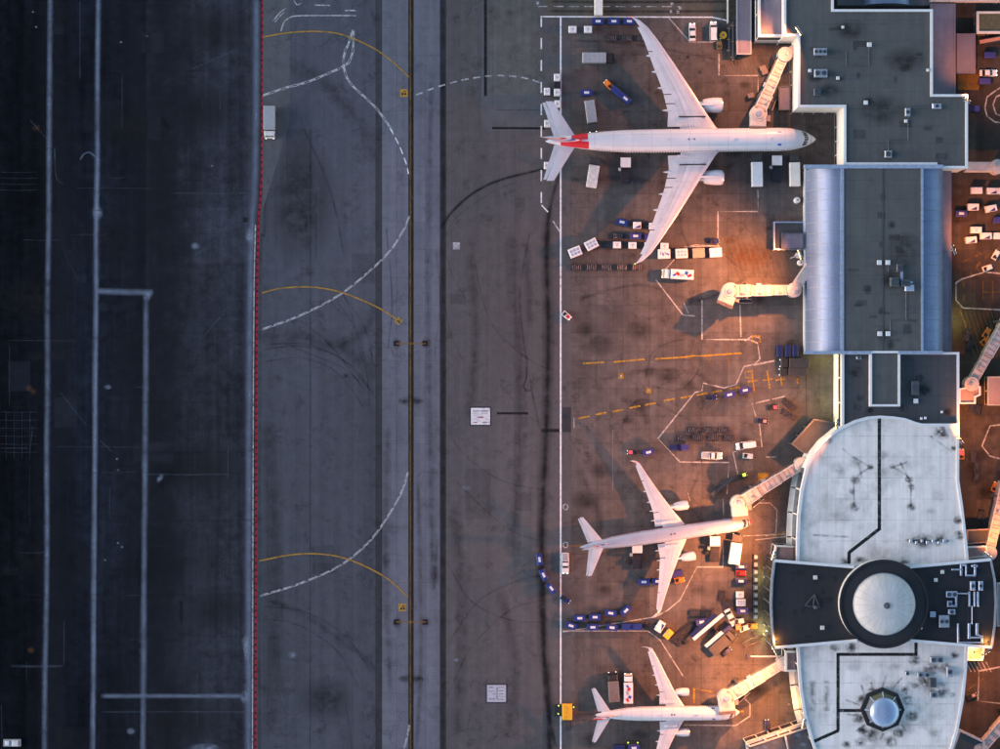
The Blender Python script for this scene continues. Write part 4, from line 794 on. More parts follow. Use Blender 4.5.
# pipework on the right of the crossing
pw = empty('pipework', (*W(968,605,16).xy,15.6), 0, 'bluish pipes and ducts spread over the right of the crossing roof', 'pipework'); s16 = S(16.5)
def pp(x0,y0,x1,y1,w=1.6,h=.5,mat='duct',nm='pipe'):
    a, c2 = (x0-968)*s16, (x1-968)*s16; u, v = (605-y0)*s16, (605-y1)*s16; L_ = math.hypot(c2-a, v-u); MB().box((a+c2)/2,(u+v)/2,.15,L_+w*s16*.6,w*s16,h,math.atan2(v-u,c2-a),.08).build(nm,mat,pw)
for q in ((952,569.5,962,569.5,1.5),(961,565,961,575,2),(961,565,966,565,2),(966,565,966,575,1.4),(966,575.5,975,575.5,1.6),(975,565,975,575,2),(972,566,977,566,2),(957,593.5,970,593.5,1.2),(969.5,592,969.5,606,1.8),(974.5,592,974.5,606,1.8),(978,592,978,606,1.8),(956,592,956,606,2),(950,606,956,606,2),(958,624,958,642,1.7),(958,642.5,983,642.5,1.3),(969,624,969,638,2.4),(977,624,977,634,2.6),(969,637.5,982,637.5,1.6),(982,636,982,642,1.6),(976,634.5,981,636,1.6),(972,606,972,624,.8)): pp(*q)
roof_unit(952,594.5,15.6,11,6,1.2,'pale blue unit, upper left of the pipework','duct',2); roof_unit(952,612,15.6,7,5,1.1,'small blue unit in the middle of the pipework','duct',1); roof_unit(944.5,621.5,15.6,10,12,1.3,'large pale blue unit at the lower left of the pipework','hvac',2); roof_unit(973,586,15.6,5,9,1.3,'narrow blue unit, left of the upper pair in the pipework','duct',1); roof_unit(981,586,15.6,4.5,9,1.3,'narrow blue unit, right of the upper pair in the pipework','duct',1); roof_unit(950,604,15.6,5,6,1.,'tiny blue unit beside the dome in the pipework','duct',1)
# plant on the south pier and rounded pier
for x,y,w,d,l in ((937,660,13,6,'blue grey unit, topmost of the plant on the south pier'),(924,675,13,5,'low grey unit, leftmost of the plant on the south pier'),(950,672,6,10,'upright grey unit, rightmost of the plant on the south pier'),(933,683,7,9,'dark unit in the middle of the south pier plant'),(934,695,8,6,'grey unit, lowest of the plant on the south pier'),(907.5,673.5,4,4,'small white box left of the south pier plant')):
    roof_unit(x,y,13.4,w,d,1.3,l,'hvac' if w!=7 else 'hvac_dark',1 if w<12 else 2)
for k in range(7): vent(911+k*5.6,541+(k%2)*1.6,14.4,1.3+.3*(k%3==0),('first','second','third','fourth','fifth','sixth','seventh')[k]+' vent from the left in the row above the dome','duct')

# ------------------------------------------------------------------ floodlights
def floodlight(px, py, h, aim, power, label, color=(1.,.31,.095), heads=3, size=142, foot=0.):
    p = W(px, py, h); r = empty('floodlight_mast', (p.x, p.y, foot), 0, label, 'floodlight', 'apron floodlight masts')
    t = W(aim[0], aim[1], 0); d = Vector((t.x-p.x, t.y-p.y, 0)); a = math.atan2(d.y, d.x); r.rotation_euler.z = a
    H = h-foot
    MB().tube((0,0,0),(0,0,H),.22 if foot == 0 else .1,.12 if foot == 0 else .08).build('pole','hvac',r,True); MB().box(0,0,H-.15,.2,heads*.9,.2).build('crossarm','hvac',r)
    for i in range(heads):
        y = (i-(heads-1)/2)*.9; b = MB(); b.loft([[(.25+x*.9,y+u*s_*.36,H+.05+v*s_*.3-x*.55) for u,v in ((-1,-1),(1,-1),(1,1),(-1,1))] for x,s_ in ((-.1,.5),(.35,1.))]); hd = b.build('lamp_head','hvac_dark',r)
        b = MB(); b.add([(.25+.36*.9+.01,y+u*.31,H+.05+v*.26-.36*.55) for u,v in ((-1,-1),(1,-1),(1,1),(-1,1))],[(0,1,2,3)]); b.build('lens','warm_lens',hd)
    ld = bpy.data.lights.new('floodlight_beam','SPOT'); lo = bpy.data.objects.new('floodlight_beam', ld); COL.objects.link(lo); lo.parent = r
    ld.energy = power; ld.color = color; ld.spot_size = R(size); ld.spot_blend = 1.0; ld.shadow_soft_size = .55
    lo.location = (.8,0,H-.1); dist = d.length
    lo.rotation_euler = Vector((max(dist,2.2*h),0,-h)).to_track_quat('-Z','Y').to_euler()
    return r
FP_ = 0.93
floodlight(800,30,21,(690,110),36000*FP_,'floodlight mast on the corner of the north terminal block',foot=15)
floodlight(801.5,254,20,(690,290),95000*FP_,'floodlight mast beside the blue curved edge of the hall')
floodlight(838,424,19,(700,420),26000*FP_,'floodlight mast at the corner of connector and rounded pier',foot=13.8)
floodlight(775,556,18.5,(660,520),70000*FP_,'floodlight mast at the north corner of the dark crossing',foot=8,size=160)
floodlight(776,650,18.5,(670,700),74000*FP_,'floodlight mast at the south corner of the dark crossing',size=152)
floodlight(966,100,18,(995,60),15000*FP_,'floodlight mast on the east corner of the north block',foot=15,color=(1.,.29,.06))
floodlight(953,250,17,(1000,230),24000*FP_,'floodlight mast behind the hall on the east apron',color=(1.,.29,.06))
floodlight(959,440,17,(1000,400),17000*FP_,'floodlight mast on the east edge of the rounded pier',color=(1.,.29,.055),size=176)
floodlight(987,556,16,(1010,500),15000*FP_,'floodlight mast at the north east corner of the crossing',color=(1.,.29,.055),foot=8)
floodlight(985,652,14,(1005,700),13000*FP_,'floodlight mast at the south east corner of the crossing',color=(1.,.28,.05),size=172,foot=8)
floodlight(805,724,14,(735,705),15000*FP_,'added floodlight mast on the ramp building below the south pier',foot=7,size=140)  # extra mast, put in to light the apron behind the lowest jet bridge
def wall_lamp(px, py, z, power, label, color=(1.,.88,.26), lens='lime_lens'):
    p = W(px,py,z); r = empty('wall_lamp', (p.x,p.y,z), 0, label, 'lamp', 'small lamps at the foot of the terminal')
    MB().box(0,0,.1,.5,.5,.25,0,.08).build('housing','hvac_dark',r); MB().lathe([(.16,0),(.2,.1),(.02,.12)][::-1],10,c=(0,0,0)).build('bulb',lens,r,True)
    MB().tube((0,0,.3),(.9,0,.3),.06,n=6).build('bracket','hvac_dark',r)
    ld = bpy.data.lights.new('lamp_glow','POINT'); lo = bpy.data.objects.new('lamp_glow', ld); COL.objects.link(lo); lo.parent = r; lo.location = (0,0,-.35); ld.energy = power; ld.color = color; ld.shadow_soft_size = .2
wall_lamp(829,362,5,260,'yellow green lamp below the pale connector wall, upper')
wall_lamp(830,404,5,300,'yellow green lamp below the pale connector wall, lower')
wall_lamp(765,578,3.5,420,'greenish lamp by the racks west of the crossing, upper')
wall_lamp(766,632,3.5,700,'greenish lamp by the racks west of the crossing, lower')
wall_lamp(789,704,7,500,'yellow lamp at the west foot of the south pier',(1.,.52,.10))
wall_lamp(955,320,4,400,'yellow lamp at the east foot of the hall',(.95,.85,.2))
wall_lamp(776,641,16.9,420,'orange lamp on the south west corner of the crossing roof',(1.,.40,.08),'amber_lens')
wall_lamp(988,642,16.9,420,'orange lamp on the south east corner of the crossing roof',(1.,.40,.08),'amber_lens')
wall_lamp(762,33.5,12.6,140,'orange lamp on the corner of the white annex roof',(1.,.42,.1),'amber_lens')
wall_lamp(974,652,9.6,380,'amber lamp on the east gate lobby roof',(1.,.42,.1),'amber_lens')

# ------------------------------------------------------------------ jet bridges
def jet_bridge(label, rot, cab, face, walk=None, cabin=True, group='passenger jet bridges', wide=1.):
    zt = 7.2; a, c2 = W(*rot, zt), W(*cab, zt); d = c2-a; L = d.length; ang = math.atan2(d.y, d.x)
    r = empty('jet_bridge', (a.x,a.y,0), ang, label, 'jet bridge', group)
    MB().lathe([(.7,0),(.7,3.6),(2.0,3.8),(2.0,7.0),(1.9,7.1),(1.3,7.12),(1.25,7.25),(.2,7.28)],20).build('rotunda','bridge_skin',r,True); MB().lathe([(2.08,6.5),(2.08,6.7)],20).build('rotunda_band','bellows',r,True); MB().box(-.3,.4,7.2,.9,.7,.45,0,.08).build('roof_unit','hvac',r)
    cuts = ((.0,.40,2.55,6.55),(.36,.72,2.85,6.8),(.68,1.,3.2,7.1))
    for k,(u,v,w,zz) in enumerate(cuts):
        x0, x1 = u*L+(1.2 if k == 0 else 0), v*L-(1.2 if k == 2 else 0); w *= wide
        t = MB().box((x0+x1)/2,0,4.0-k*.12,x1-x0,w,zz-4+k*.12,0,.16).build('tunnel','bridge_skin',r)
        b = MB(); n = max(2,int((x1-x0)/1.3))
        for i in range(n+1): b.box(x0+.1+(x1-x0-.2)*i/n,0,zz-.02,.16,w*.96,.14)
        b.build('roof_rib','bridge_rib',t)
        for s_ in (-1,1): MB().box((x0+x1)/2,s_*(w/2-.12),zz-.02,x1-x0,.14,.22).build('roof_edge','white_dirty',t)
        MB().box(x1-.25,0,zz+.02,.5,w+.12,.16).build('end_frame','bridge_rib',t); MB().box(x1+.1,0,4.2,.24,w-.1,zz-4.1).build('gaiter','bellows',t)
        MB().box((x0+x1)/2,-w/2-.22,5.0-.1*k,x1-x0,.34,.25).build('cable_tray','hvac_dark',t); MB().box(x0+(x1-x0)*.45,w*.22,zz+.1,1.0,.6,.3,0,.06).build('roof_unit','hvac',t)
    x = .74*L
    for s_ in (-1,1): MB().box(x,s_*1.9,0.9,.5,.4,6.2).build('lift_column','wall_dark',r)
    MB().box(x,0,.55,1.1,4.6,.5).build('bogie','chassis',r)
    for s_ in (-1,1):
        for q in (-.6,.6): MB().lathe([(.5,-.2),(.5,.2)],12,'y',(x+q,s_*1.7,.5)).build('wheel','tyre',r,True)
    if not cabin: return r
    fa = math.radians(face)-ang; cs, sn = math.cos(fa), math.sin(fa)
    MB().lathe([(2.15,3.8),(2.3,4.2),(2.3,6.9),(2.15,7.1),(1.5,7.14),(1.45,7.3),(.3,7.33)],20,c=(L,0,0)).build('cab_turret','bridge_skin',r,True)
    MB().lathe([(.75,7.38),(.75,7.6),(.1,7.65)],12,c=(L,0,0)).build('roof_hatch','duct',r,True)
    def f(u,v): return (L+u*cs-v*sn, u*sn+v*cs)
    p = f(2.3,0); MB().box(p[0],p[1],3.9,2.6,4.2,3.1,fa,.2).build('cab','bridge_skin',r)
    p = f(3.9,0); cn = MB().box(p[0],p[1],3.9,.9,4.5,3.2,fa,.25).build('bellows_canopy','bellows',r)
    for k in range(3): p = f(3.6+.3*k,0); MB().box(p[0],p[1],7.05,.1,4.6,.12,fa).build('canopy_hoop','bridge_rib',cn)
    p = f(1.2,2.7); MB().box(p[0],p[1],6.0,1.6,1.0,.5,fa).build('cab_awning','bridge_rib',r)
    # service stair from the cab end down to the apron
    st = MB()
    for i in range(14): st.box(L*.86-i*.28,2.6,4.0-i*.28,.34,1.0,.10)
    st.build('stair_treads','roller',r)
    for s_ in (2.1,3.1): MB().tube((L*.86,s_,5.0),(L*.86-3.9,s_,1.1),.06,n=6).build('stair_rail','white_dirty',r)
    MB().box(L*.86+.6,2.35,3.9,1.4,1.4,.12).build('stair_landing','roller',r)
    MB().box(L*.55,-1.75,5.2,1.2,.5,1.0).build('control_box','duct',r)
    if walk:
        w = W(*walk,7.)-a; q = Vector((w.x*math.cos(-ang)-w.y*math.sin(-ang), w.x*math.sin(-ang)+w.y*math.cos(-ang))); l2 = q.length; an2 = math.atan2(q.y,q.x)
        MB().box(q.x/2,q.y/2,3.95,l2,2.6,2.9,an2,.15).build('fixed_walkway','bridge_skin',r)
    return r
jet_bridge('jet bridge slanting from the white annex to the big red-tailed jet', (785.5,54), (759,113), -92, (797,48))
jet_bridge('unused jet bridge reaching left from the blue hall, no aircraft at it', (794.5,290), (730.5,291), -112, (812,264))
jet_bridge('jet bridge slanting from the rounded white pier to the middle slim jet', (802,465), (739.5,503.5), -85)
jet_bridge('jet bridge slanting from the orange lobby to the lowest jet', (784,664), (726.5,698.5), -85, (793,660))
jet_bridge('jet bridge slanting up to the right edge from the salmon gate house', (972,384), (1018,304), 0, cabin=False)
jet_bridge('short jet bridge running right from the slate corner of the north block', (998,166.5), (1060,166), 0, (966,166.5), cabin=True)
jet_bridge('jet bridge rising along the right edge beside the rounded pier', (990,553), (1008,478), 0, cabin=False)
jet_bridge('jet bridge at the bottom right corner beyond the south pier', (981,751), (1022,704), 0, cabin=False)

# ------------------------------------------------------------------ aircraft
def lerp_tab(T, x):
    if x <= T[0][0]: return T[0][1:]
    for a, b in zip(T, T[1:]):
        if x <= b[0]:
            t = (x-a[0])/(b[0]-a[0]); return tuple(p+(q-p)*t for p, q in zip(a[1:], b[1:]))
    return T[-1][1:]
AIR = [(0,0),(.02,.020),(.12,.042),(.30,.058),(.5,.050),(.75,.026),(1,.002)]
def aircraft(label, nose, tail, D):
    zc, Rr = D['zc'], D['R']; s = S(zc); a, c2 = W(*nose, zc), W(*tail, zc); d = a-c2; ang = math.atan2(d.y, d.x); L = d.length
    r = empty('airliner', (a.x, a.y, APZ), ang, label, 'airliner', None)
    zc -= APZ
    # fuselage profile: fraction from nose -> radius, drop of centre line
    T = [(0,.02,-.42),(.008,.22,-.38),(.02,.40,-.30),(.04,.62,-.19),(.065,.80,-.09),(.10,.95,-.02),(.14,1.,0),(.60,1.,0),(.70,.97,.03),(.78,.86,.13),(.86,.66,.30),(.93,.42,.48),(.975,.22,.60),(.997,.10,.66),(1,.03,.66)]
    def sec(t, n, a0=0, a1=2*math.pi, off=0., close=True):
        q, dr = lerp_tab(T, t); rr = q*Rr+off
        return [(-t*L, rr*math.cos(a0+(a1-a0)*i/(n if close else n-1)), zc+dr*Rr+rr*math.sin(a0+(a1-a0)*i/(n if close else n-1))*1.03) for i in range(n)]
    ts = [0,.004,.008,.014,.02,.03,.04,.052,.065,.08,.10,.12,.14,.25,.4,.6,.65,.70,.74,.78,.82,.86,.90,.93,.955,.975,.99,1]
    fu = MB().loft([sec(t, 32) for t in ts]).build('fuselage', D.get('skin','jet_white'), r, True)
    def patch(nm, t0, t1, a0, a1, mat, off=.025, nt=8, na=6, parent=fu):
        return MB().loft([sec(t0+(t1-t0)*i/nt, na, R(a0), R(a1), off, False) for i in range(nt+1)], caps=False, closed=False).build(nm, mat, parent, True)
    tw = D['cockpit']
    for k in range(-3, 3): patch('cockpit_window', tw[0]+abs(k+.5)*tw[2], tw[1]+abs(k+.5)*tw[2], 90+k*19+1.5, 90+(k+1)*19-1.5, 'glass', .02, 3, 4)
    patch('radome_ring', tw[0]-.012, tw[0]-.006, 10, 170, 'dark_slot' if D.get('ring') else 'flap_grey', .015, 2, 14)
    for sd, (a0, a1) in enumerate(((11,22),(158,169))):   # cabin windows: far too small to count from the air
        b = MB(); n = D['wins']
        for i in range(n):
            t = .12+.68*i/n; b.loft([sec(t+.0*k, 2, R(a0), R(a1), .012, False) for k in (0,)]+[sec(t+.26/L*1.0, 2, R(a0), R(a1), .012, False)], caps=False, closed=False)
        b.build('cabin_windows','glass',fu,kind='stuff')
        for t in (.10,.36,.62,.80): patch('door', t, t+1.0/L, a0-14 if sd == 0 else a1-18, a0+18 if sd == 0 else a1+14, 'flap_grey', .012, 2, 4)
    for k in range(11): patch('panel_seam', .12+.07*k, .12+.07*k+.09/L, 6, 174, 'seam_grey', .012, 1, 14)
    for a0_ in (60,120): patch('panel_seam', .12, .80, a0_, a0_+2., 'seam_grey', .011, 10, 2)
    for args in D.get('patches', ()): patch(*args)
    for t, w_, h_ in ((.30,.9,.35),(.17,.5,.3),(.55,.5,.3)): MB().box(-t*L,0,zc+Rr*1.03-.05,w_,.12,h_,0,.05).build('antenna','flap_grey',fu)
    for t in (.455,.475): MB().lathe([(.22,zc+Rr*1.03-.02),(.22,zc+Rr*1.03+.05)],8,c=(-t*L,0,0)).build('beacon','dark_slot',fu,True)
    # wings
    wz, dih = zc-Rr*.45, D['dih']
    for sg in (1, -1):
        def wsec(y, le, te, f0=0., f1=1., up=0., th=1.):
            z = wz+max(0, y-Rr)*math.tan(R(dih)); ch = te-le; top = []; bot = []
            xs = [f0+(f1-f0)*i/8 for i in range(9)]
            for x in xs:
                hgt, = lerp_tab([(p, q) for p, q in AIR], x); top.append((-(le+ch*x), sg*y, z+up+(hgt+.003)*ch*th*1.25)); bot.append((-(le+ch*x), sg*y, z+up-hgt*ch*th*.75))
            q = top+bot[::-1]; return q if sg < 0 else q[::-1]
        ST = [(y*s, le*s, te*s) for y, le, te in D['wing']]
        w = MB().loft([wsec(y, le, te, 0, .74) for y, le, te in ST]).build('wing','wing_grey',r,True)
        # slats: leading edge strip
        b = MB()
        ys = [ST[0][0]+Rr*.6, ST[-1][0]*.93]
        def st_at(y): return lerp_tab(ST, y)
        segs = D['flaps']
        ymax = ST[-1][0]
        for nm, u0, u1 in segs:
            y0, y1 = ymax*u0+.05, ymax*u1-.05; n = 5
            MB().loft([wsec(y0+(y1-y0)*i/n, *st_at(y0+(y1-y0)*i/n), .73, 1., -.012) for i in range(n+1)]).build(nm,'wing_grey',w,True)
        for k in range(D['nspoil']):
            u0 = .20+.48*k/D['nspoil']; u1 = u0+.48/D['nspoil']; y0, y1 = ymax*u0+.08, ymax*u1-.08
            if D['fair_skip'][0] < (u0+u1)/2 < D['fair_skip'][1]: continue
            MB().loft([[(-(st_at(y)[0]+(st_at(y)[1]-st_at(y)[0])*x), sg*y, wz+max(0,y-Rr)*math.tan(R(dih))+(lerp_tab(AIR,x)[0]+.003)*(st_at(y)[1]-st_at(y)[0])*1.25+.03) for x in (.58,.65,.735)] for y in (y0,y1)], caps=False, closed=False).build('spoiler','flap_grey',w)
        for k in range(7):
            u0 = .14+.80*k/7; u1 = u0+.80/7; y0, y1 = ymax*u0+.04, ymax*u1-.04
            MB().loft([[(-(st_at(y)[0]+(st_at(y)[1]-st_at(y)[0])*x), sg*y, wz+max(0,y-Rr)*math.tan(R(dih))+(lerp_tab(AIR,max(x,0))[0]+.003)*(st_at(y)[1]-st_at(y)[0])*1.25+.02) for x in (.012,.05,.105)] for y in (y0,y1)], caps=False, closed=False).build('slat','jet_white',w)
        for u in D['fairings']:
            y = ymax*u; le, te = st_at(y); z = wz+max(0,y-Rr)*math.tan(R(dih)); l = (te-le)*.30+.9; rr = D['fr']
            secs = []
            for t, q in ((0,.05),(.2,.7),(.5,1),(.8,.6),(1,.05)):
                x = -(te-l*.62+l*t); secs.append([(x, sg*y+rr*q*math.cos(2*math.pi*i/8), z-.25+rr*1.3*q*math.sin(2*math.pi*i/8)) for i in range(8)])
            MB().loft(secs).build('flap_fairing','wing_grey',w,True)
        for x_ in (.17,.40,.56):
            pa = [(-(st_at(y)[0]+(st_at(y)[1]-st_at(y)[0])*x_), sg*y, wz+max(0,y-Rr)*math.tan(R(dih))+(lerp_tab(AIR,x_)[0]+.003)*(st_at(y)[1]-st_at(y)[0])*1.25+.025) for y in [ymax*(.16+.76*i/8) for i in range(9)]]
            b = MB(); b.loft([pa, [(q[0]-.09,q[1],q[2]) for q in pa]], caps=False, closed=False); b.build('panel_line','seam_grey',w)
        for u in (.22,.34,.46,.58,.70,.82):
            y = ymax*u; le, te = st_at(y); b = MB(); pa = [(-(le+(te-le)*x_), sg*y, wz+max(0,y-Rr)*math.tan(R(dih))+(lerp_tab(AIR,x_)[0]+.003)*(te-le)*1.25+.024) for x_ in (.12,.25,.4,.55,.7)]
            b.loft([pa, [(q[0],q[1]+.08,q[2]) for q in pa]], caps=False, closed=False); b.build('panel_line','seam_grey',w)
        if D.get('slot'):
            y0, x0, x1 = D['slot']; MB().box(-(x0+x1)/2*s, sg*y0*s, wz+(y0*s-Rr)*math.tan(R(dih))+.62, (x1-x0)*s, .32, .22).build('walkway_stripe','dark_slot',w)
        for k in range(D.get('letters',0)):     # pale registration marks near the root
            x = (D['lx'][0]+(D['lx'][1]-D['lx'][0])*k/D['letters'])*s; MB().box(-x, sg*D['ly']*s, wz+.95, .5, .75, .1, .3*(k%3-1)).build('wing_letter','jet_white',w)
        yt, le, te = ST[-1]; zt = wz+(yt-Rr)*math.tan(R(dih))
        if D.get('winglet'):
            wl = D['winglet']; c0 = te-le
            MB().loft([[(-(le+c0*f+sh), sg*(yt+yo), zt+up+t*th) for f,t in ((0,0),(.3,1),(1,0),(.3,-1))] for sh,yo,up,th in ((0,0,0,.08),(.25*wl,.25,wl*.25,.08),(.75*wl,.7,wl,.05))]).build('winglet',D.get('wlmat','jet_white'),w,True)
        MB().lathe([(.01,-.25),(.12,0),(.01,.25)],8,'x',(-(le+.2),sg*(yt-.1),zt+.12)).build('nav_light','red_glow' if sg>0 else 'green_glow',w,True)
        # engine
        e0, e1, ey, er = D['engine']; e0, e1, ey = e0*s, e1*s, ey*s; z = wz+(ey-Rr)*math.tan(R(dih))-er*1.05; el = e1-e0
        en = MB().lathe([(er*.78,-.15*el),(er*.86,-.03*el),(er*.93,-.0),(er*1.0,-.06*el),(er*1.06,-.22*el),(er*1.06,-.45*el),(er*.95,-.78*el),(er*.80,-1.*el),(er*.74,-1.*el)],28,'x',(-e0,sg*ey,z),caps=False).build('engine',D.get('nac','jet_white'),r,True)
        MB().lathe([(er*.93,0),(er*.99,-.03*el),(er*1.01,-.06*el)],28,'x',(-e0+.015,sg*ey,z),caps=False).build('inlet_lip','metal',en,True)
        MB().lathe([(er*.8,0),(.05,.25)],20,'x',(-e0-.16*el,sg*ey,z)).build('fan','fan_dark',en,True)
        MB().lathe([(er*.76,0),(er*.5,-.35*el),(.1,-.62*el)],20,'x',(-e0-.9*el,sg*ey,z)).build('exhaust_cone','metal',en,True)
        le, te = st_at(ey); xe = -(le+(te-le)*.35)
        MB().loft([[(x,sg*ey-wd,z0),(x,sg*ey+wd,z0),(x,sg*ey+wd,z1),(x,sg*ey-wd,z1)] for x,wd,z0,z1 in ((-e0-.25*el,.05,z+er*.9,z+er*1.12),(-e0-.6*el,.28,z+er*.6,z+er*1.22),(xe,.2,z+er*.8,z+er*1.05+.3))]).build('pylon',D.get('nac','jet_white'),en,True)
        # tailplane
        ro, rt, to, tt, off = [q*s for q in D['stab']]; z = zc+Rr*.45; secs = []
        for y, le, te, zz in ((.3,ro-.4,rt,z),(off,to,tt,z+off*.11)):
            secs.append([(-(le+(te-le)*x), sg*y, zz+h*(te-le)) for x,h in ((0,0),(.1,.03),(.35,.045),(.7,.028))]+[(-(le+(te-le)*x), sg*y, zz-h*(te-le)) for x,h in ((.7,.028),(.35,.045),(.1,.03))])
        tp = MB().loft(secs).build('tailplane',D.get('tpm','wing_grey'),r,True)
        MB().loft([[(-(le+(te-le)*x), sg*y, zz+h*(te-le)) for x,h in ((.715,.024),(1,.002),(.715,-.024))] for y,le,te,zz in ((.9,ro-.4,rt,z+.07),(off*.97,to*.99+.01*to,tt,z+off*.107))]).build('elevator','flap_grey',tp,True)
    # fin with livery bands
    f0, f1, g0, g1, fh = D['fin']; f0, f1, g0, g1 = f0*s, f1*s, g0*s, g1*s; zb = zc+Rr*.75; bands = D['bands']
    def fsec(u):
        le, te = f0+(g0-f0)*u, f1+(g1-f1)*u; ch = te-le; z = zb+fh*u; th = .055
        return [(-(le+ch*x), h*ch, z) for x,h in ((0,0),(.08,th*.6),(.3,th),(.65,th*.6),(1,0))]+[(-(le+ch*x), -h*ch, z) for x,h in ((.65,th*.6),(.3,th),(.08,th*.6))]
    fn = None
    for k,(u0,u1,m_) in enumerate(bands):
        o = MB().loft([fsec(u0),fsec(u1)]).build('fin' if fn is None else 'fin_band', m_, r if fn is None else fn, True); fn = fn or o
    MB().loft([[(-(f0-4.5*Rr/3),0,zb-.35),(-(f0-4.5*Rr/3),.02,zb-.36),(-(f0-4.5*Rr/3),-.02,zb-.36)],[(-f0-.6,0,zb+1.1),(-f0-.6,.25,zb-.3),(-f0-.6,-.25,zb-.3)]]).build('fin_fillet',bands[0][2],fn,True)
    # gear
    def gear(x, y, n):
        g = MB().tube((x,y,.5),(x,y,zc-Rr*.6),.16).build('landing_gear','metal',r,True)
        for q in n:
            for w_ in (-.38,.38): MB().lathe([(D['wr'],-.2),(D['wr'],.2)],14,'y',(x+q,y+w_,D['wr'])).build('wheel','tyre',g,True)
    gear(-.09*L,0,(0,)); mg = D['gear']
    for y in (-1,1): gear(-mg[0]*s, y*mg[1]*s, mg[2])
    return r
BIG = dict(zc=5.6, R=3.12, cockpit=(.030,.046,.0035), wins=70, dih=5., wr=.66, skin='jet_white', fr=.42, nspoil=7, fair_skip=(.33,.40),
    wing=[(9,95,149.5),(14,100.3,148.6),(28.5,110,147.8),(51,124.5,153.4),(77,141.5,163.3),(101,158.2,171.8),(113,167.5,178),(120,175.5,182),(123.4,183.0,184.6)],
    flaps=(('inboard_flap',.115,.30),('inboard_aileron',.305,.375),('outboard_flap',.38,.72),('aileron',.725,.92)), fairings=(.25,.43,.56,.69), slot=(24,110.5,137.5), letters=8, lx=(118,141), ly=15.5,
    engine=(92.3,112.5,36.3,1.95), stab=(240.5,262.5,263.5,274,39.5), fin=(232,262,262,276,9.6), bands=((0,.16,'red'),(.16,.30,'jet_white'),(.30,.46,'stripe_blue'),(.46,.62,'jet_white'),(.62,.80,'red'),(.80,1.,'wing_grey')),
    gear=(135,20,(-1.4,0,1.4)), patches=(('tail_band',.845,.905,20,82,'red',.03),('tail_band',.842,.915,98,160,'red',.03),('tail_band',.90,.945,108,165,'red',.035),('blue_emblem',.135,.149,55,62,'stripe_blue',.03,3,4),('blue_emblem',.135,.149,118,128,'stripe_blue',.03,3,4)))
aircraft('largest white airliner with red tail bands at the top stand', (816.6,138.9), (545.5,142.2), BIG)
plain('polished_grey', (.40,.43,.53), .32, .35, amt=.06, scale=.3)
SLIM = dict(zc=4.4, R=1.95, cockpit=(.036,.054,.004), ring=True, wins=54, dih=5., wr=.5, skin='polished_grey', fr=.26, nspoil=6, fair_skip=(9,9),
    wing=[(5,65.2,97.5),(7.5,67.6,97.4),(22.5,77,97),(45,89.5,101.5),(65,99.5,106.5),(74,103.6,108.6),(76,105.3,109)],
    flaps=(('inboard_flap',.115,.30),('outboard_flap',.305,.74),('aileron',.745,.96)), fairings=(.20,.33,.45,.60), letters=6, lx=(76,92), ly=12,
    engine=(61.2,75.5,25.7,1.18), stab=(151.5,166.5,167.5,173,29.5), fin=(145,165,163,175,8.2), bands=((0,.25,'wing_grey'),(.25,.45,'stripe_blue'),(.45,.62,'wing_grey'),(.62,.75,'red'),(.75,1.,'wing_grey')), winglet=1.8, wlmat='wing_grey',
    gear=(93,13,(-.6,.6)), nac='jet_white', patches=(('nose_band',.003,.016,0,360,'red',.02,3,20),('cheat_line',.06,.90,4,9,'red',.03,12,3),('cheat_line',.06,.90,171,176,'red',.03,12,3),('cheat_line',.06,.90,12,15,'stripe_blue',.03,12,3)))
aircraft('slim polished grey airliner standing askew at the middle stand', (752.9,521.8), (579.6,547), SLIM)
SMALL = dict(zc=4.0, R=1.94, cockpit=(.046,.066,.005), ring=True, wins=44, dih=6., wr=.5, skin='jet_white', fr=.26, nspoil=5, fair_skip=(9,9),
    wing=[(5,52.5,80.3),(7.5,55.8,80.2),(21,64.5,80),(39,73.6,85),(58,83,90.6),(65,87,92.3),(66,88,92.5)],
    flaps=(('inboard_flap',.13,.32),('outboard_flap',.325,.72),('aileron',.725,.95)), fairings=(.27,.43,.58), letters=5, lx=(64,78), ly=12,
    engine=(50.2,63.5,20.2,1.05), stab=(129.5,142.3,144.8,148.6,27), fin=(121,141,139,149.5,7.0), bands=((0,.3,'jet_white'),(.3,.36,'red'),(.36,.55,'wing_grey'),(.55,.70,'stripe_blue'),(.70,.9,'wing_grey'),(.9,1.,'red')), winglet=2.3, wlmat='jet_white',
    gear=(77,11,(0,)), patches=(('blue_emblem',.180,.200,34,50,'stripe_blue',.03,3,4),('blue_emblem',.175,.195,128,146,'stripe_blue',.03,3,4),('tail_band',.78,.92,26,29,'red',.03)))
aircraft('smaller white airliner with striped fin at the lowest stand', (740,712.7), (595,714.2), SMALL)

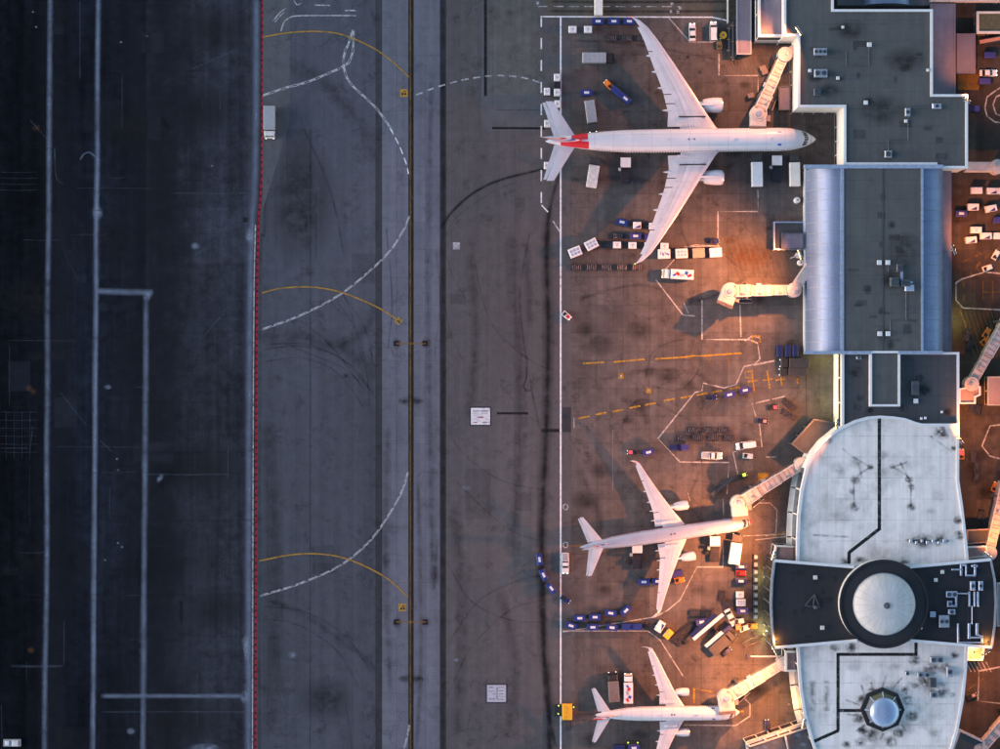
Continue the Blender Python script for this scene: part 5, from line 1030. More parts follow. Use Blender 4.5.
# ------------------------------------------------------------------ ground vehicles and carts (built once, copied)
def wheels(r, xs, y, rad, w=.22):
    for x in xs:
        for s_ in (-1, 1):
            wh = MB().lathe([(rad,-w/2),(rad,w/2)],12,'y',(x,s_*y,rad)).build('wheel','tyre',r,True)
            MB().lathe([(rad*.5,-w/2-.01),(rad*.5,w/2+.01)],8,'y',(x,s_*y,rad)).build('hub','metal',wh,True)
def drawbar(r, x, l=1.0): MB().box(x+l/2,0,.35,l,.1,.1).build('drawbar','chassis',r)
def mk_bag_cart(top='blue', mark=True):
    r = empty('baggage_cart'); MB().box(0,0,.42,3.0,1.6,.16).build('deck','dolly_steel',r); wheels(r,(-1.,1.),.68,.24)
    for x in (-1.45,1.45): MB().box(x,0,.58,.06,1.56,1.25).build('end_panel','chassis',r)
    cv = MB().loft([[(-1.55,y,z) for y,z in ((-.84,1.62),(-.84,1.85),(-.5,2.0),(.5,2.0),(.84,1.85),(.84,1.62))],[(1.55,y,z) for y,z in ((-.84,1.62),(-.84,1.85),(-.5,2.0),(.5,2.0),(.84,1.85),(.84,1.62))]]).build('canopy',top,r)
    if mark:
        for x,w in ((-.42,.42),(.05,.46),(.50,.36)): MB().box(x,.0,1.995,w,.62,.03).build('logo','white',cv)
    MB().box(0,.2,.6,2.3,.9,.7,0,.15).build('load','chassis',r); drawbar(r,1.5); return r
def mk_dolly():
    r = empty('container_dolly'); MB().box(0,0,.38,2.9,1.7,.16).build('frame','dolly_steel',r); wheels(r,(-1.,1.),.62,.2)
    for s_ in (-1,1): MB().box(0,s_*.8,.54,2.9,.1,.1).build('side_rail','roller',r)
    for k in range(5): MB().lathe([(.07,-.7),(.07,.7)],6,'y',(-1.1+k*.55,0,.60)).build('roller','roller',r,True)
    for s_ in (-1,1): MB().box(0,0,.56,2.6,.14,.05,s_*.5).build('turntable_bar','chassis',r)
    drawbar(r,1.45); return r
def mk_box_cart(top='white', deco=None, L=2.1, Wd=1.75, H=1.6):
    r = empty('cargo_container'); MB().box(0,0,.38,L+.25,Wd+.05,.14).build('dolly_frame','dolly_steel',r); wheels(r,(-L*.33,L*.33),Wd*.38,.19)
    bx = MB().box(0,0,.55,L,Wd,H,0,.10).build('box',top,r)
    for s_ in (-1,1): MB().box(0,s_*(Wd/2+.01),.7,L*.9,.03,H*.75).build('curtain','white_dirty',bx)
    if deco == 'grey':
        for x,y in ((-.2,.15),(.25,.2),(.0,-.25)): MB().box(x,y,.545+H,.34,.3,.02).build('roof_label','truck_grey',bx)
    elif deco == 'blue': MB().add([(-.9,-.8,.56+H),(.95,-.8,.56+H),(.95,.1,.56+H)],[(0,1,2)]).build('roof_label','purple_blue',bx)
    elif deco == 'grid':
        for i in range(3):
            for j in range(2): MB().box(-L*.28+L*.28*i,-Wd*.18+Wd*.36*j,.545+H,L*.2,Wd*.24,.02).build('roof_label','duct',bx)
    elif deco == 'letters':
        for i in range(4): MB().box(-L*.3+L*.2*i,(-1)**i*.12,.545+H,L*.12,Wd*.35,.02,.3*i).build('roof_label','stripe_blue' if i%2 else 'truck_grey',bx)
    drawbar(r,L/2+.1,.8); return r
def mk_tug(body='chassis', seat='dark_slot', lamp=None):
    r = empty('baggage_tug'); wheels(r,(-.8,.8),.6,.32,.26)
    MB().loft([[(x,y*w,z) for y,z in ((-.72,.3),(-.72,h),(-.6,h+.1),(.6,h+.1),(.72,h),(.72,.3))] for x,w,h in ((-1.35,1,.8),(-.2,1,.75),(-.15,1,.95),(1.15,.95,.9),(1.35,.85,.7))]).build('body',body,r)
    MB().box(-.65,0,.85,.55,1.0,.14).build('seat',seat,r); MB().box(-.95,0,.9,.12,1.0,.5).build('backrest',seat,r)
    MB().tube((-.1,.25,1.0),(-.3,.25,1.35),.03,n=6).build('steering_column','chassis',r); MB().lathe([(.2,0),(.2,.04)],12,c=(-.32,.25,1.35)).build('steering_wheel','tyre',r)
    for s_ in (-1,1): MB().lathe([(.1,0),(.1,.05)],8,'x',(1.33,s_*.4,.62)).build('headlight','white_lens',r)
    if lamp: MB().box(.5,0,1.03,.9,.8,.06,0,.03).build('engine_cover',lamp,r)  # bonnet panel, not a lamp; emissive materials give it an added glow
    return r
def mk_truck(body='white', cab='white', L=7.4, Wd=2.6, H=3.5, deco=None, lift=0., box_l=None):
    """box truck / high loader, cab towards +x"""
    r = empty('box_truck'); cl = 1.9; bl = box_l or L-cl-.35
    MB().box(0,0,.55,L,1.0,.3).build('chassis','chassis',r); wheels(r,(-L*.30,L*.36),Wd*.42,.48,.35)
    bx = MB().box(-L/2+bl/2,0,1.0+lift,bl,Wd,H-1.0,0,.10).build('cargo_box',body,r)
    for i in range(5): MB().box(-L/2+bl*(i+.5)/5,0,H+lift-.01,.08,Wd*.94,.05).build('roof_bow',body,bx)
    x = L/2-cl/2
    cb = MB().loft([[(x+a,y*Wd*.46,z) for y,z in ((-1,.55),(-1,h),(-.86,h+.14),(.86,h+.14),(1,h),(1,.55))] for a,h in ((-.95,2.25),(.35,2.2),(.75,1.5),(.95,1.2))]).build('cab',cab,r)
    MB().add([(x+.38,-Wd*.38,2.29),(x+.80,-Wd*.40,1.55),(x+.80,Wd*.40,1.55),(x+.38,Wd*.38,2.29)],[(0,1,2,3)]).build('windscreen','glass',cb)
    for s_ in (-1,1):
        MB().box(x+.15,s_*Wd*.465,1.5,.9,.04,.6).build('side_window','glass',cb); MB().box(x+.75,s_*(Wd*.5+.1),1.5,.12,.22,.4).build('mirror','chassis',cb)
        MB().box(L/2-.02,s_*Wd*.34,.8,.08,.3,.2).build('headlight','white_lens',cb)
    MB().box(L/2-.05,0,.5,.2,Wd*.9,.3).build('bumper','chassis',r)
    if lift:
        for s_ in (-1,1):
            MB().tube((-L*.4,s_*.9,.8),(L*.05,s_*.9,1.0+lift),.09,n=6).build('scissor_arm','roller',r); MB().tube((L*.05,s_*.9,.8),(-L*.4,s_*.9,1.0+lift),.09,n=6).build('scissor_arm','roller',r)
        MB().box(L/2-1.0,0,2.62,1.9,Wd*.95,.12).build('front_platform','chassis',r)
    if deco == 'airline':
        for a,b2,w,h,m_,rt in ((-.32,.1,.18,.5,'red',.5),(-.18,-.15,.14,.7,'stripe_blue',-.4),(.02,.1,.2,.5,'truck_grey',.3),(.2,-.05,.16,.6,'red',-.5),(.34,.1,.14,.4,'stripe_blue',.5)): MB().box(-L/2+bl/2+a*bl,b2*Wd,H+lift+.045,w*bl,h*Wd*.5,.02,rt).build('roof_logo',m_,bx)
        MB().box(x+.75,0,1.66,.25,Wd*.8,.05).build('cab_stripe','yellow',cb)
    return r
def mk_car(shape='sedan', col='white'):
    r = empty('car'); L, Wd = {'sedan':(4.7,1.85),'van':(5.4,2.0),'pickup':(5.6,2.0)}[shape]; wheels(r,(-L*.30,L*.31),Wd*.42,.34)
    bd = MB().loft([[(x*L,y*Wd/2*w,z) for y,z in ((-.92,.28),(-1,.6),(-.93,h),(-.7,h+.05),(.7,h+.05),(.93,h),(1,.6),(.92,.28))] for x,w,h in ((-.5,.82,.72),(-.47,.94,.86),(-.2,1,.92),(.2,1,.92),(.40,.96,.80),(.48,.84,.66),(.5,.74,.58))]).build('body',col,r,True)
    cab = {'sedan':((-.36,-.22,.06,.24),1.42),'van':((-.485,-.46,.18,.33),1.95),'pickup':((-.10,-.04,.12,.24),1.75)}[shape]; (a,b2,c2,d),h = cab
    gh = MB().loft([[(x*L,y*Wd/2*w,z) for y,z in ((-.93,.9),(-.80,hh),(.80,hh),(.93,.9))] for x,w,hh in ((a,.98,.92),(b2,.95,h),(c2,.95,h),(d,.97,.92))]).build('greenhouse','glass',r)
    MB().box((b2+c2)/2*L,0,h-.02,(c2-b2)*L,Wd*.78,.06,0,.03).build('roof',col,r)
    if shape == 'pickup': MB().box(-.30*L,0,.90,.34*L,Wd*.72,.08).build('bed','truck_grey',bd)
    for s_ in (-1,1):
        MB().box(.485*L,s_*Wd*.30,.60,.12,.34,.14).build('headlight','white_lens',bd); MB().box(-.495*L,s_*Wd*.34,.66,.06,.28,.14).build('tail_light','red',bd); MB().box(.2*L,s_*Wd*.53,.95,.14,.16,.12).build('mirror',col,bd)
    return r
def mk_belt(col='white', L=7.6):
    r = empty('belt_loader'); wheels(r,(-1.6,1.6),.75,.35); MB().box(0,0,.4,5.0,1.6,.45,0,.08).build('chassis','chassis',r); MB().box(-1.2,.55,.85,.8,.6,.5).build('driver_seat','dark_slot',r)
    bl = MB().loft([[(x,y,z+dz) for y,dz in ((-.5,0),(-.5,.22),(.5,.22),(.5,0))] for x,z in ((-L/2,.9),(L/2,2.9))]).build('belt',col,r)
    for s_ in (-1,1): MB().tube((-L/2,s_*.58,1.2),(L/2,s_*.58,3.3),.05,n=6).build('side_rail','roller',bl)
    MB().tube((.6,0,.8),(1.4,0,2.2),.1,n=6).build('lift_ram','metal',r); return r
def mk_rack():
    r = empty('storage_cage'); MB().box(0,0,.15,1.5,1.7,.12).build('base','dolly_steel',r); MB().box(0,0,.27,1.35,1.5,1.2,0,.1).build('bin','hvac_dark',r); wheels(r,(-.5,.5),.6,.15,.1); MB().box(0,0,1.45,.8,.9,.05).build('lid','hvac',r); return r
def mk_platform():   # high loader lifting deck beside a hold door
    r = empty('container_loader'); wheels(r,(-2.4,2.4),1.2,.4,.3); MB().box(0,0,.5,7.0,2.6,.5,0,.05).build('chassis','chassis',r)
    dk = MB().box(2.2,0,2.6,2.6,2.7,.25,0,.05).build('front_deck','white',r); MB().box(-1.4,0,1.1,4.0,2.5,.25).build('main_deck','dolly_steel',r)
    for k in range(7): MB().lathe([(.08,-1.1),(.08,1.1)],6,'y',(-3.0+k*.55,0,1.38)).build('roller','roller',r,True)
    for s_ in (-1,1): MB().tube((.9,s_*1.1,.9),(3.2,s_*1.1,2.6),.1,n=6).build('scissor_arm','roller',r); MB().tube((3.2,s_*1.1,.9),(.9,s_*1.1,2.6),.1,n=6).build('scissor_arm','roller',r)
    MB().box(.4,1.6,1.4,.8,.7,1.2,0,.1).build('control_cab','truck_grey',r); return r
PROTO = {}
def place(kind, px, py, ang, label, cat, group=None, name=None, h=1.5, **kw):
    """ang in degrees, counter-clockwise from photo right; px, py the middle of its top"""
    fn = {'bag':mk_bag_cart,'dolly':mk_dolly,'box':mk_box_cart,'tug':mk_tug,'truck':mk_truck,'car':mk_car,'belt':mk_belt,'rack':mk_rack,'loader':mk_platform}[kind]
    key = (kind, tuple(sorted(kw.items())))
    if key not in PROTO: PROTO[key] = o = fn(**kw)
    else: o = copy_tree(PROTO[key])
    p = W(px, py, h); o.location = (p.x, p.y, base_z(px)); o.rotation_euler = (0,0,R(ang))
    if name: o.name = name
    for k in ('label','category','group'):
        if k in o: del o[k]
    tag(o, label, cat, group); return o
ORD = ('first','second','third','fourth','fifth','sixth','seventh','eighth','ninth','tenth')
BG = 'blue canopied baggage carts on the apron'; DG = 'empty dark container dollies'; CG = 'white cargo containers on dollies'
C_ = 'baggage cart'
# -- by the top stand
for k,(x,a) in enumerate(((598,0),(613.8,0),(629.3,-3))): place('bag',x,21.2,a,'blue baggage cart, %s from the left in the row under the top wing tip' % ORD[k],C_,BG,h=2)
for k,x in enumerate((572.5,588)): place('box',x,29.6,0,('white square container, %s of two near the top left stand corner' % ('left','right')[k]),'container',CG,deco='grey')
for k,x in enumerate((611.5,627,642)): place('dolly',x,38,0,'dark empty dolly, %s from the left behind the top wing tip' % ORD[k],'dolly',DG,h=.6)
for x,y,l in ((557,77.5,'white container on the boundary line, topmost above the red tail'),(547,91.5,'white container left of the line above the red tail'),(557,92.5,'white container on the line, second down above the red tail'),(557.5,104,'white container on the line just above the upper tailplane'),(547.3,123.6,'white container half under the upper tailplane tip'),(547,165.5,'white container half under the lower tailplane')): place('box',x,y,90,l,'container',CG,deco='grey',L=1.9,Wd=1.6,H=1.4)
place('dolly',557.5,84.8,90,'dark dolly between two white containers above the tail','dolly',DG,h=.6)
place('truck',598.5,57.5,0,'grey box truck with dark cab facing right above the big jet','box truck','service trucks at the top stand',h=3,body='truck_grey',cab='dark_slot',L=8.6,Wd=2.7,H=3.2)
place('bag',586.5,92.5,0,'single blue baggage cart above the big jet tail',C_,BG,h=2)
place('tug',608.5,84.5,135,'small amber tug leading the slanted chain above the big jet','tug',None,h=1,body='orange')
for k,(x,y) in enumerate(((616.5,91.2),(625.6,98.6))): place('bag',x,y,140,'blue cart, %s behind the amber tug in the slanted chain' % ORD[k],C_,BG,h=2,mark=k>0)
place('truck',591.5,115.5,-82,'grey catering truck parked nose to the upper side of the red tail','box truck','service trucks at the top stand',h=3.4,body='truck_grey',cab='dark_slot',L=8.2,Wd=2.6,H=3.0,lift=.5)
place('truck',593.6,172,81,'pale catering truck parked nose to the lower side of the red tail','box truck','service trucks at the top stand',h=3.4,body='white_dirty',cab='dark_slot',L=8.2,Wd=2.8,H=3.0,lift=.6)
place('loader',625.5,171,90,'container loader with white deck at the rear hold of the big jet','container loader',None,h=1.5)
place('truck',757.2,170,91,'white catering truck at the forward door below the big jet, left one','box truck','service trucks at the top stand',h=3.4,body='white',cab='dark_slot',L=8.8,Wd=2.9,H=3.1,lift=.6)
place('loader',776.5,169,90,'container loader with lilac deck between the two catering trucks','container loader',None,h=1.5)
place('truck',795,170,91,'cream catering truck near the nose below the big jet, right one','box truck','service trucks at the top stand',h=3.4,body='cream',cab='dark_slot',L=8.6,Wd=2.7,H=3.1,lift=.6)
place('car',692.5,32,91,'white saloon car, left of two parked at the top stand','car',None,'parked_car',h=1,shape='sedan')
place('car',713.5,31.5,90,'white van, right of two vehicles parked at the top stand','van',None,'parked_van',h=1,shape='van')
place('truck',598.5,2.5,90,'pale yellow truck on the road at the top edge','truck',None,'road_truck',h=2,body='cream',cab='cream',L=7.,Wd=2.2,H=2.8)
place('truck',269.2,122,-90,'lone grey box truck with pale bonnet beside the red line','box truck',None,h=2.5,body='truck_grey',cab='white_dirty',L=8.6,Wd=3.0,H=3.0)
# -- between the top and the middle stand
for k,(x,y,a) in enumerate(((575,252,22),(591.3,244.5,27))): place('box',x,y,a,'large pale container, %s of two set askew near the boundary line' % ('left','right')[k],'container',CG,deco='grid',L=3.3,Wd=2.5,H=1.9)
place('bag',622,222,-12,'blue baggage cart at the head of the upper short row below the lower wing',C_,BG,h=2)
for k,x in enumerate((637,653)): place('box',x,225.3+k*.8,0,'white container with blue corner, %s in the row below the lower wing' % ORD[k],'container',CG,deco='blue')
place('dolly',645.5,226,0,'dark dolly between the two blue-cornered containers','dolly',DG,h=.6)
for k,x in enumerate((635.5,650.5)): place('bag',x,236+k,-3*k,'purple blue cart, %s in the middle row below the lower wing' % ORD[k],C_,BG,h=2,top='purple_blue')
place('dolly',618,236,0,'dark dolly at the left end of the middle row below the lower wing','dolly',DG,h=.6)
for k,x in enumerate((617,632.5,648.5,664.5)): place('box',x,245+.4*k,-2*(k==3),'small white container, %s from the left in the row by the lower wing tip' % ORD[k],'container',CG,deco='grey',L=2.1,Wd=1.7,H=1.5)
for k,x in enumerate((607,624.8,640.5)): place('dolly',x,245.3,0,'dark dolly, %s from the left amid the small white containers' % ORD[k],'dolly',DG,h=.6)
for k,x in enumerate((576.5,591.5,606.5,622,637)): place('dolly',x,267.3,0,'dark empty dolly, %s from the left in the row of five below the wing tip' % ORD[k],'dolly',DG,h=.6)
for k,(x,m_,dc) in enumerate(((664,'white','letters'),(681.5,'cream','grid'),(698.5,'salmon',None),(715.5,'white','grey'))): place('box',x,254-.5*k,1+k,('blue-lettered white','pale','salmon','clean white')[k]+' large container in the row right of the lower wing tip','container',CG,top=m_,deco=dc,L=3.2,Wd=2.5,H=1.8)
for k,x in enumerate((673,690,707)): place('dolly',x,254-.5*k,90,'dark dolly, %s between the large containers right of the wing tip' % ORD[k],'dolly',DG,h=.6)
place('tug',714,241,0,'dark blue tug above the clean white large container','tug',None,h=1,body='navy')
place('truck',678,274.2,177,'white truck with roof logo and yellow cab stripe facing left','box truck',None,h=2.5,body='white',cab='white',L=8.4,Wd=2.6,H=2.9,deco='airline')
place('tug',566.5,315.5,-40,'tiny white tug on the boundary line between the stands','tug',None,h=1,body='white',lamp='red')
# -- middle apron
place('tug',711.5,397.5,3,'dark navy tug leading two blue carts on the dashed line','tug',None,h=1,body='navy')
for k,(x,y) in enumerate(((729.5,394.7),(745.2,390.3))): place('bag',x,y,12,'purple blue cart, %s behind the navy tug on the dashed line' % ORD[k],C_,BG,h=2,top='purple_blue')
place('tug',773.5,407.5,8,'dark tug with red bonnet near the connector','tug',None,h=1,body='chassis',lamp='red_glow')
for k,(x,y,a) in enumerate(((788,403.5,-220),(792,406,-220),(787.5,413.5,-25),(791.5,416,-25))): place('dolly',x,y,a,'navy dolly, %s of the four bunched near the connector' % ORD[k],'dolly',None,h=.6)
place('tug',763,421,-5,'navy tug with salmon bonnet above the white van','tug',None,h=1,body='navy',lamp='salmon')
place('bag',779.5,351,90,'plain navy cart, left of the pair below the blue hall roof',C_,BG,h=2,top='navy',mark=False); place('bag',788,351,90,'plain navy cart, middle of three below the blue hall roof',C_,BG,h=2,top='navy',mark=False); place('bag',795.5,351,90,'plain navy cart, right of three below the blue hall roof',C_,BG,h=2,top='navy',mark=False)
place('truck',795,363,180,'black truck, upper of two left of the connector','box truck',None,h=2.5,body='chassis',cab='dark_slot',L=7.6,Wd=2.6,H=2.9)
place('truck',793.5,372,180,'black truck, lower of two left of the connector','box truck',None,h=2.5,body='chassis',cab='dark_slot',L=7.2,Wd=2.3,H=2.7)
n_ = 0
for y,xs in ((430,(693,708,723.5)),(438,(682.5,697.5,713,729))):
    for x in xs: place('dolly',x,y,0,('upper','lower')[y>434]+' row dark dolly, '+ORD[xs.index(x)]+' from the left in the pink outlined bay','dolly',DG,h=.6)
place('bag',675.5,447.5,0,'plain navy cart beside the pink line, left of the dolly bay',C_,BG,h=2,top='navy',mark=False); place('bag',682.5,447.5,0,'purple blue plain cart at the left of the dolly bay',C_,BG,h=2,top='purple_blue',mark=False)
place('car',746.5,445.3,188,'white van with blunt nose right of the dolly bay','van',None,'parked_van',h=1.5,shape='van')
place('car',712,455.6,-2,'white pickup on the pink line below the dolly bay','pickup',None,'pickup_truck',h=1,shape='pickup')
place('tug',748,456,-5,'white and black tug below the white van','tug',None,h=1,body='white')
place('tug',742.5,475.5,20,'dark tug with green bonnet above the middle jet bridge','tug',None,h=1,body='chassis',lamp='green_glow')
place('tug',632.5,452.3,180,'dark tug with red bonnet above the middle jet wing tip','tug',None,h=1,body='chassis',lamp='red_glow')
place('bag',648.5,452.3,14,'purple blue cart right of the red-bonneted tug',C_,BG,h=2,top='purple_blue')
place('belt',722,486,43,'dark belt loader parked along the middle jet bridge','belt loader',None,h=1.5,col='chassis')
# -- around the middle jet
place('car',565.3,563.2,-90,'white pickup heading down beside the boundary line','pickup',None,'pickup_truck',h=1,shape='pickup')
for k,(x,y,a) in enumerate(((539.5,559.5,-80),(543.6,575,-65),(551.4,588.3,-52))): place('bag',x,y,a,'blue cart, %s from the tail end of the curving train left of the line' % ORD[k],C_,BG,h=2)
place('tug',565.5,599.3,-35,'navy tug pulling the curving train of blue carts','tug',None,h=1,body='navy')
for k,(x,y,a) in enumerate(((579.7,618.2,2),(595,617.2,0),(610.7,613.2,-8),(626,610.7,42))): place('bag',x,y,a,'blue cart, %s from the left in the upper wavy row at the stand edge' % ORD[k],C_,BG,h=2)
for k,(x,y,a) in enumerate(((571,625.8,-18),(592.8,627.3,0),(612,627.6,-8))): place('bag',x,y,a,'blue cart, %s from the left in the lower row at the stand edge' % ORD[k],C_,BG,h=2)
place('bag',627.5,627,1,'plain blue cart, left of the joined pair at the row end',C_,BG,h=2,mark=False); place('bag',636,627,0,'plain blue cart, right of the joined pair at the row end',C_,BG,h=2,mark=False)
place('tug',650,626.5,-12,'black tug at the right end of the lower blue row','tug',None,h=1,body='chassis')
place('box',660,626.5,58,'white container with blue corner right of the black tug','container',CG,deco='blue',L=3.0,Wd=1.9,H=1.6)
place('box',668.3,634.2,50,'yellow topped container right of the blue-cornered one','container',None,top='yellow',deco='grey',L=2.6,Wd=1.7,H=1.6)
for k,(x,y,a) in enumerate(((676,637.5,48),(683,632.5,40),(690,627,40))): place('dolly',x,y,a,'black dolly, %s right of the yellow container' % ORD[k],'dolly',DG,h=.6)
for k,x in enumerate((643.8,658)): place('bag',x,582-.6*k,0,'blue cart, %s of two left of the lower wing of the slim jet' % ('left','right')[k],C_,BG,h=2)
place('bag',677,573.5,15,'purple blue cart just right of the slim jet lower wing',C_,BG,h=2,top='purple_blue',mark=False); place('tug',679.5,580.3,10,'orange tug just right of the slim jet lower wing','tug',None,h=1,body='orange')
place('loader',637,556,90,'small loader with pale deck under the rear of the slim jet','container loader',None,h=1.5)
place('tug',630.5,562.5,0,'black tug left of the loader under the slim jet','tug',None,h=1,body='chassis')
place('loader',714.5,549,90,'small loader with pale deck under the front of the slim jet','container loader',None,h=1.5); place('tug',709,550,60,'tug with green bonnet beside the front loader of the slim jet','tug',None,h=1,body='chassis',lamp='green_glow')
place('truck',736,549.5,82,'cream catering truck below the slim jet nose','box truck',None,h=3,body='cream',cab='dark_slot',L=8.,Wd=2.9,H=3.2,lift=.4)
place('bag',741.5,566.8,0,'navy cart with white patch, topmost of the column by the racks',C_,BG,h=2,top='navy')
place('tug',741,573.2,0,'red tug, second in the column by the racks','tug',None,h=1,body='red'); place('bag',741,581.2,0,'navy cart, third in the column by the racks',C_,BG,h=2,top='navy')
place('box',740,594.7,0,'white container, upper of two in the column by the racks','container',CG,deco='grey',L=2.,Wd=1.7,H=1.5); place('box',741,602.6,0,'white container with salmon end, lower of two by the racks','container',CG,deco='grid',L=2.4,Wd=1.8,H=1.5)
place('bag',742.8,611,0,'purple blue cart at the foot of the column by the racks',C_,BG,h=2,top='purple_blue')
for k,y in enumerate((557,564.5,572,579.8,587.5,595.2,603,610.6,616.8)): place('rack',756,y,0,'grey storage cage, %s from the top in the column left of the crossing' % ORD[k],'storage cage','storage cages left of the crossing hall',h=1.4)
# -- the cluster left of the crossing
place('belt',708.3,627,42,'white belt loader slanted amid the parked equipment','belt loader',None,h=2.4,col='white',L=10.5)
place('belt',703,625,43,'navy belt loader alongside the white belt loader','belt loader',None,h=1.2,col='navy',L=9.)
place('bag',701.8,622,12,'purple blue cart beside the navy belt loader',C_,BG,h=2,top='purple_blue')
place('dolly',695,613,0,'black dolly at the top of the parked equipment, left','dolly',DG,h=.6); place('dolly',706,613.5,0,'black dolly at the top of the parked equipment, right','dolly',DG,h=.6)
place('belt',713.5,639,44,'belt loader with white panels below the white belt loader','belt loader',None,h=1.2,col='white_dirty',L=6.)
place('truck',722.5,642.5,43,'dark flat truck at the bottom of the parked equipment','truck',None,h=1.5,body='chassis',cab='chassis',L=8.2,Wd=3.0,H=2.2)
place('tug',727,652,40,'navy tug at the bottom of the parked equipment','tug',None,h=1,body='navy'); place('dolly',716,630,-42,'grey dolly above the dark flat truck','dolly',DG,h=.6)
place('car',730.8,617.3,-62,'small white and black ramp car near the belt loaders','car',None,'ramp_car',h=1,shape='sedan')
place('box',738.3,627,5,'orange topped container by the ramp car','container',None,top='orange',deco='grey',L=1.5,Wd=1.5,H=1.2); place('tug',744.5,628.3,20,'white tug right of the orange container','tug',None,h=1,body='white'); place('tug',739,621.5,10,'pale tug above the orange container','tug',None,h=1,body='cream')
place('tug',752,626,0,'amber tug near the foot of the storage cages','tug',None,h=1,body='orange')
place('dolly',755,640,20,'dark dolly by the crossing corner, lower','dolly',DG,h=.6); place('dolly',758,634,15,'dark dolly by the crossing corner, upper','dolly',DG,h=.6)
for x,y,a,l in ((681,641,45,'black dolly below the yellow container, lower'),(697,634,42,'black dolly left of the navy belt loader'),(728,604,10,'dark dolly above the ramp car'),(722,596,80,'dark dolly left of the white container pair'),(748,643,30,'dark dolly below the white tug'),(734,638,45,'dark dolly right of the dark flat truck')): place('dolly',x,y,a,l,'dolly',DG,h=.6)
place('tug',688,640,40,'black tug between the slanted dollies','tug',None,h=1,body='chassis'); place('bag',727,630,40,'plain navy cart between flat truck and ramp car',C_,BG,h=2,top='navy',mark=False)
# -- bottom stand
place('truck',613.6,687.5,94,'brown box truck with dark cab, left of two above the lowest jet','box truck',None,h=2.5,body='truck_brown',cab='dark_slot',L=7.8,Wd=2.8,H=3.)
place('truck',628.4,689,90,'white truck with red and blue roof logo above the lowest jet','box truck',None,h=2.5,body='white',cab='white',L=7.8,Wd=2.4,H=2.9,deco='airline')
place('bag',634,748,2,'purple blue cart cut off by the bottom edge',C_,BG,h=2,top='purple_blue'); place('bag',619,748.5,2,'plain navy cart cut off by the bottom edge',C_,BG,h=2,top='navy',mark=False)
place('tug',767.5,725,95,'navy tug beside the pink railings at the bottom','tug',None,h=1,body='navy')
# yellow portable generator block on the boundary line
yb = empty('generator_trailer', (*W(567.3,712,1.4).xy,.032), 0, 'bright yellow block on the boundary line left of the lowest jet', 'generator trailer')
MB().box(0,0,.45,2.7,4.3,1.2,0,.12).build('housing','yellow',yb); wheels(yb,(-.8,.8),1.9,.25)
for k in range(4): MB().box(-.8+.5*k,0,1.64,.12,3.6,.03).build('roof_bead','yellow',yb)
for k in range(3): MB().box(.1*k-.3,-1.2+1.1*k,1.66,.35,.5,.02,.4).build('roof_sticker','orange',yb)
MB().box(-2.6,.3,.1,2.0,3.2,.5,0,.06).build('tow_frame','dark_slot',yb); MB().box(0,-3.6,.1,1.6,2.6,.35,0,.06).build('rear_frame','chassis',yb)
for x,y in ((-2.3,1.6),(1.75,1.2),(-2.4,-.6)): MB().lathe([(.18,0),(.2,.12),(.05,.2)],8,c=(x,y,.65)).build('marker_lamp','green_glow',yb)
gb = empty('equipment_cart', (*W(633,743.5,1).xy,.032), 0, 'dark cart with two green lamps at the bottom edge', 'cart')
MB().box(0,0,.3,3.2,1.2,.5,0,.08).build('bed','chassis',gb); wheels(gb,(-1.,1.),.5,.2)
for x in (-1.3,1.3): MB().lathe([(.2,0),(.2,.15),(.05,.22)],8,c=(x,.2,.8)).build('marker_lamp','green_glow',gb)
# -- east apron
for k,(x,y,d) in enumerate(((976.5,190.5,None),(992.5,191,'blue'),(973,207,'blue'),(991,208.5,'blue'),(976,230,'grey'),(971,240,'blue'),(986,236,'blue'),(999,236,None),(1000,191,None))):
    place('box',x,y,(0,0,0,12,0,6,0,0,0)[k],('plain white container at the top left of the east apron rows','white container with navy corner at the top right of the east apron rows','white container with navy corner in the second east row, left','tilted white container in the second east row','pale container, upper in the third east row','white container at the lower left of the east rows','white container beside the lowest left one of the east rows','white container cut by the right edge, third east row','plain white container cut by the right edge, first east row')[k],'container','cargo containers on the east apron',deco=d,L=3.0,Wd=1.7,H=1.5)
for x,y,a,l in ((961.5,213.5,0,'purple blue cart against the hall on the east apron'),(999,220,0,'purple blue cart at the right edge of the east rows'),(990,55,0,'purple blue cart near the top right pen'),(985,81,0,'purple blue cart below the ramp car at the top right'),(974,108.5,0,'navy cart right of the slate corner on the east apron')): place('bag',x,y,a,l,C_,BG,h=2,top='purple_blue',mark=x<970)
place('bag',969,108.5,0,'plain navy cart touching the slate corner on the east apron',C_,BG,h=2,top='navy',mark=False)
place('car',988.5,72.8,0,'white car with amber rear on the top right apron','car',None,'ramp_car',h=1,shape='sedan')
place('belt',993,40,8,'pink belt loader beside the top right pen','belt loader',None,h=1.5,col='salmon',L=7.)
place('tug',987.5,268,20,'pale tug above the marked bay on the east apron','tug',None,h=1,body='cream'); place('tug',996,255,60,'cream tug at the right edge by the dashed walkway','tug',None,h=1,body='cream')
for x,y,l in ((967,336,'dark dolly on the hatched east area, upper'),(970,345,'dark dolly on the hatched east area, lower')): place('dolly',x,y,70,l,'dolly',DG,h=.6)
place('tug',987,333,60,'orange tug left of the diagonal east jet bridge, upper','tug',None,h=1,body='orange'); place('tug',985.5,341,40,'orange tug left of the diagonal east jet bridge, lower','tug',None,h=1,body='orange')
for x,y,l in ((972,407,'dark dolly below the east gate house, left'),(978,410,'dark dolly below the east gate house, right'),(973,457,'dark dolly beside the rounded pier, upper'),(977,466,'dark dolly beside the rounded pier, middle'),(977,476,'dark dolly beside the rounded pier, lower'),(981,516,'dark dolly above the ramp shed on the east'),(985,524,'dark dolly touching the ramp shed on the east')): place('dolly',x,y,80,l,'dolly',DG,h=.6)
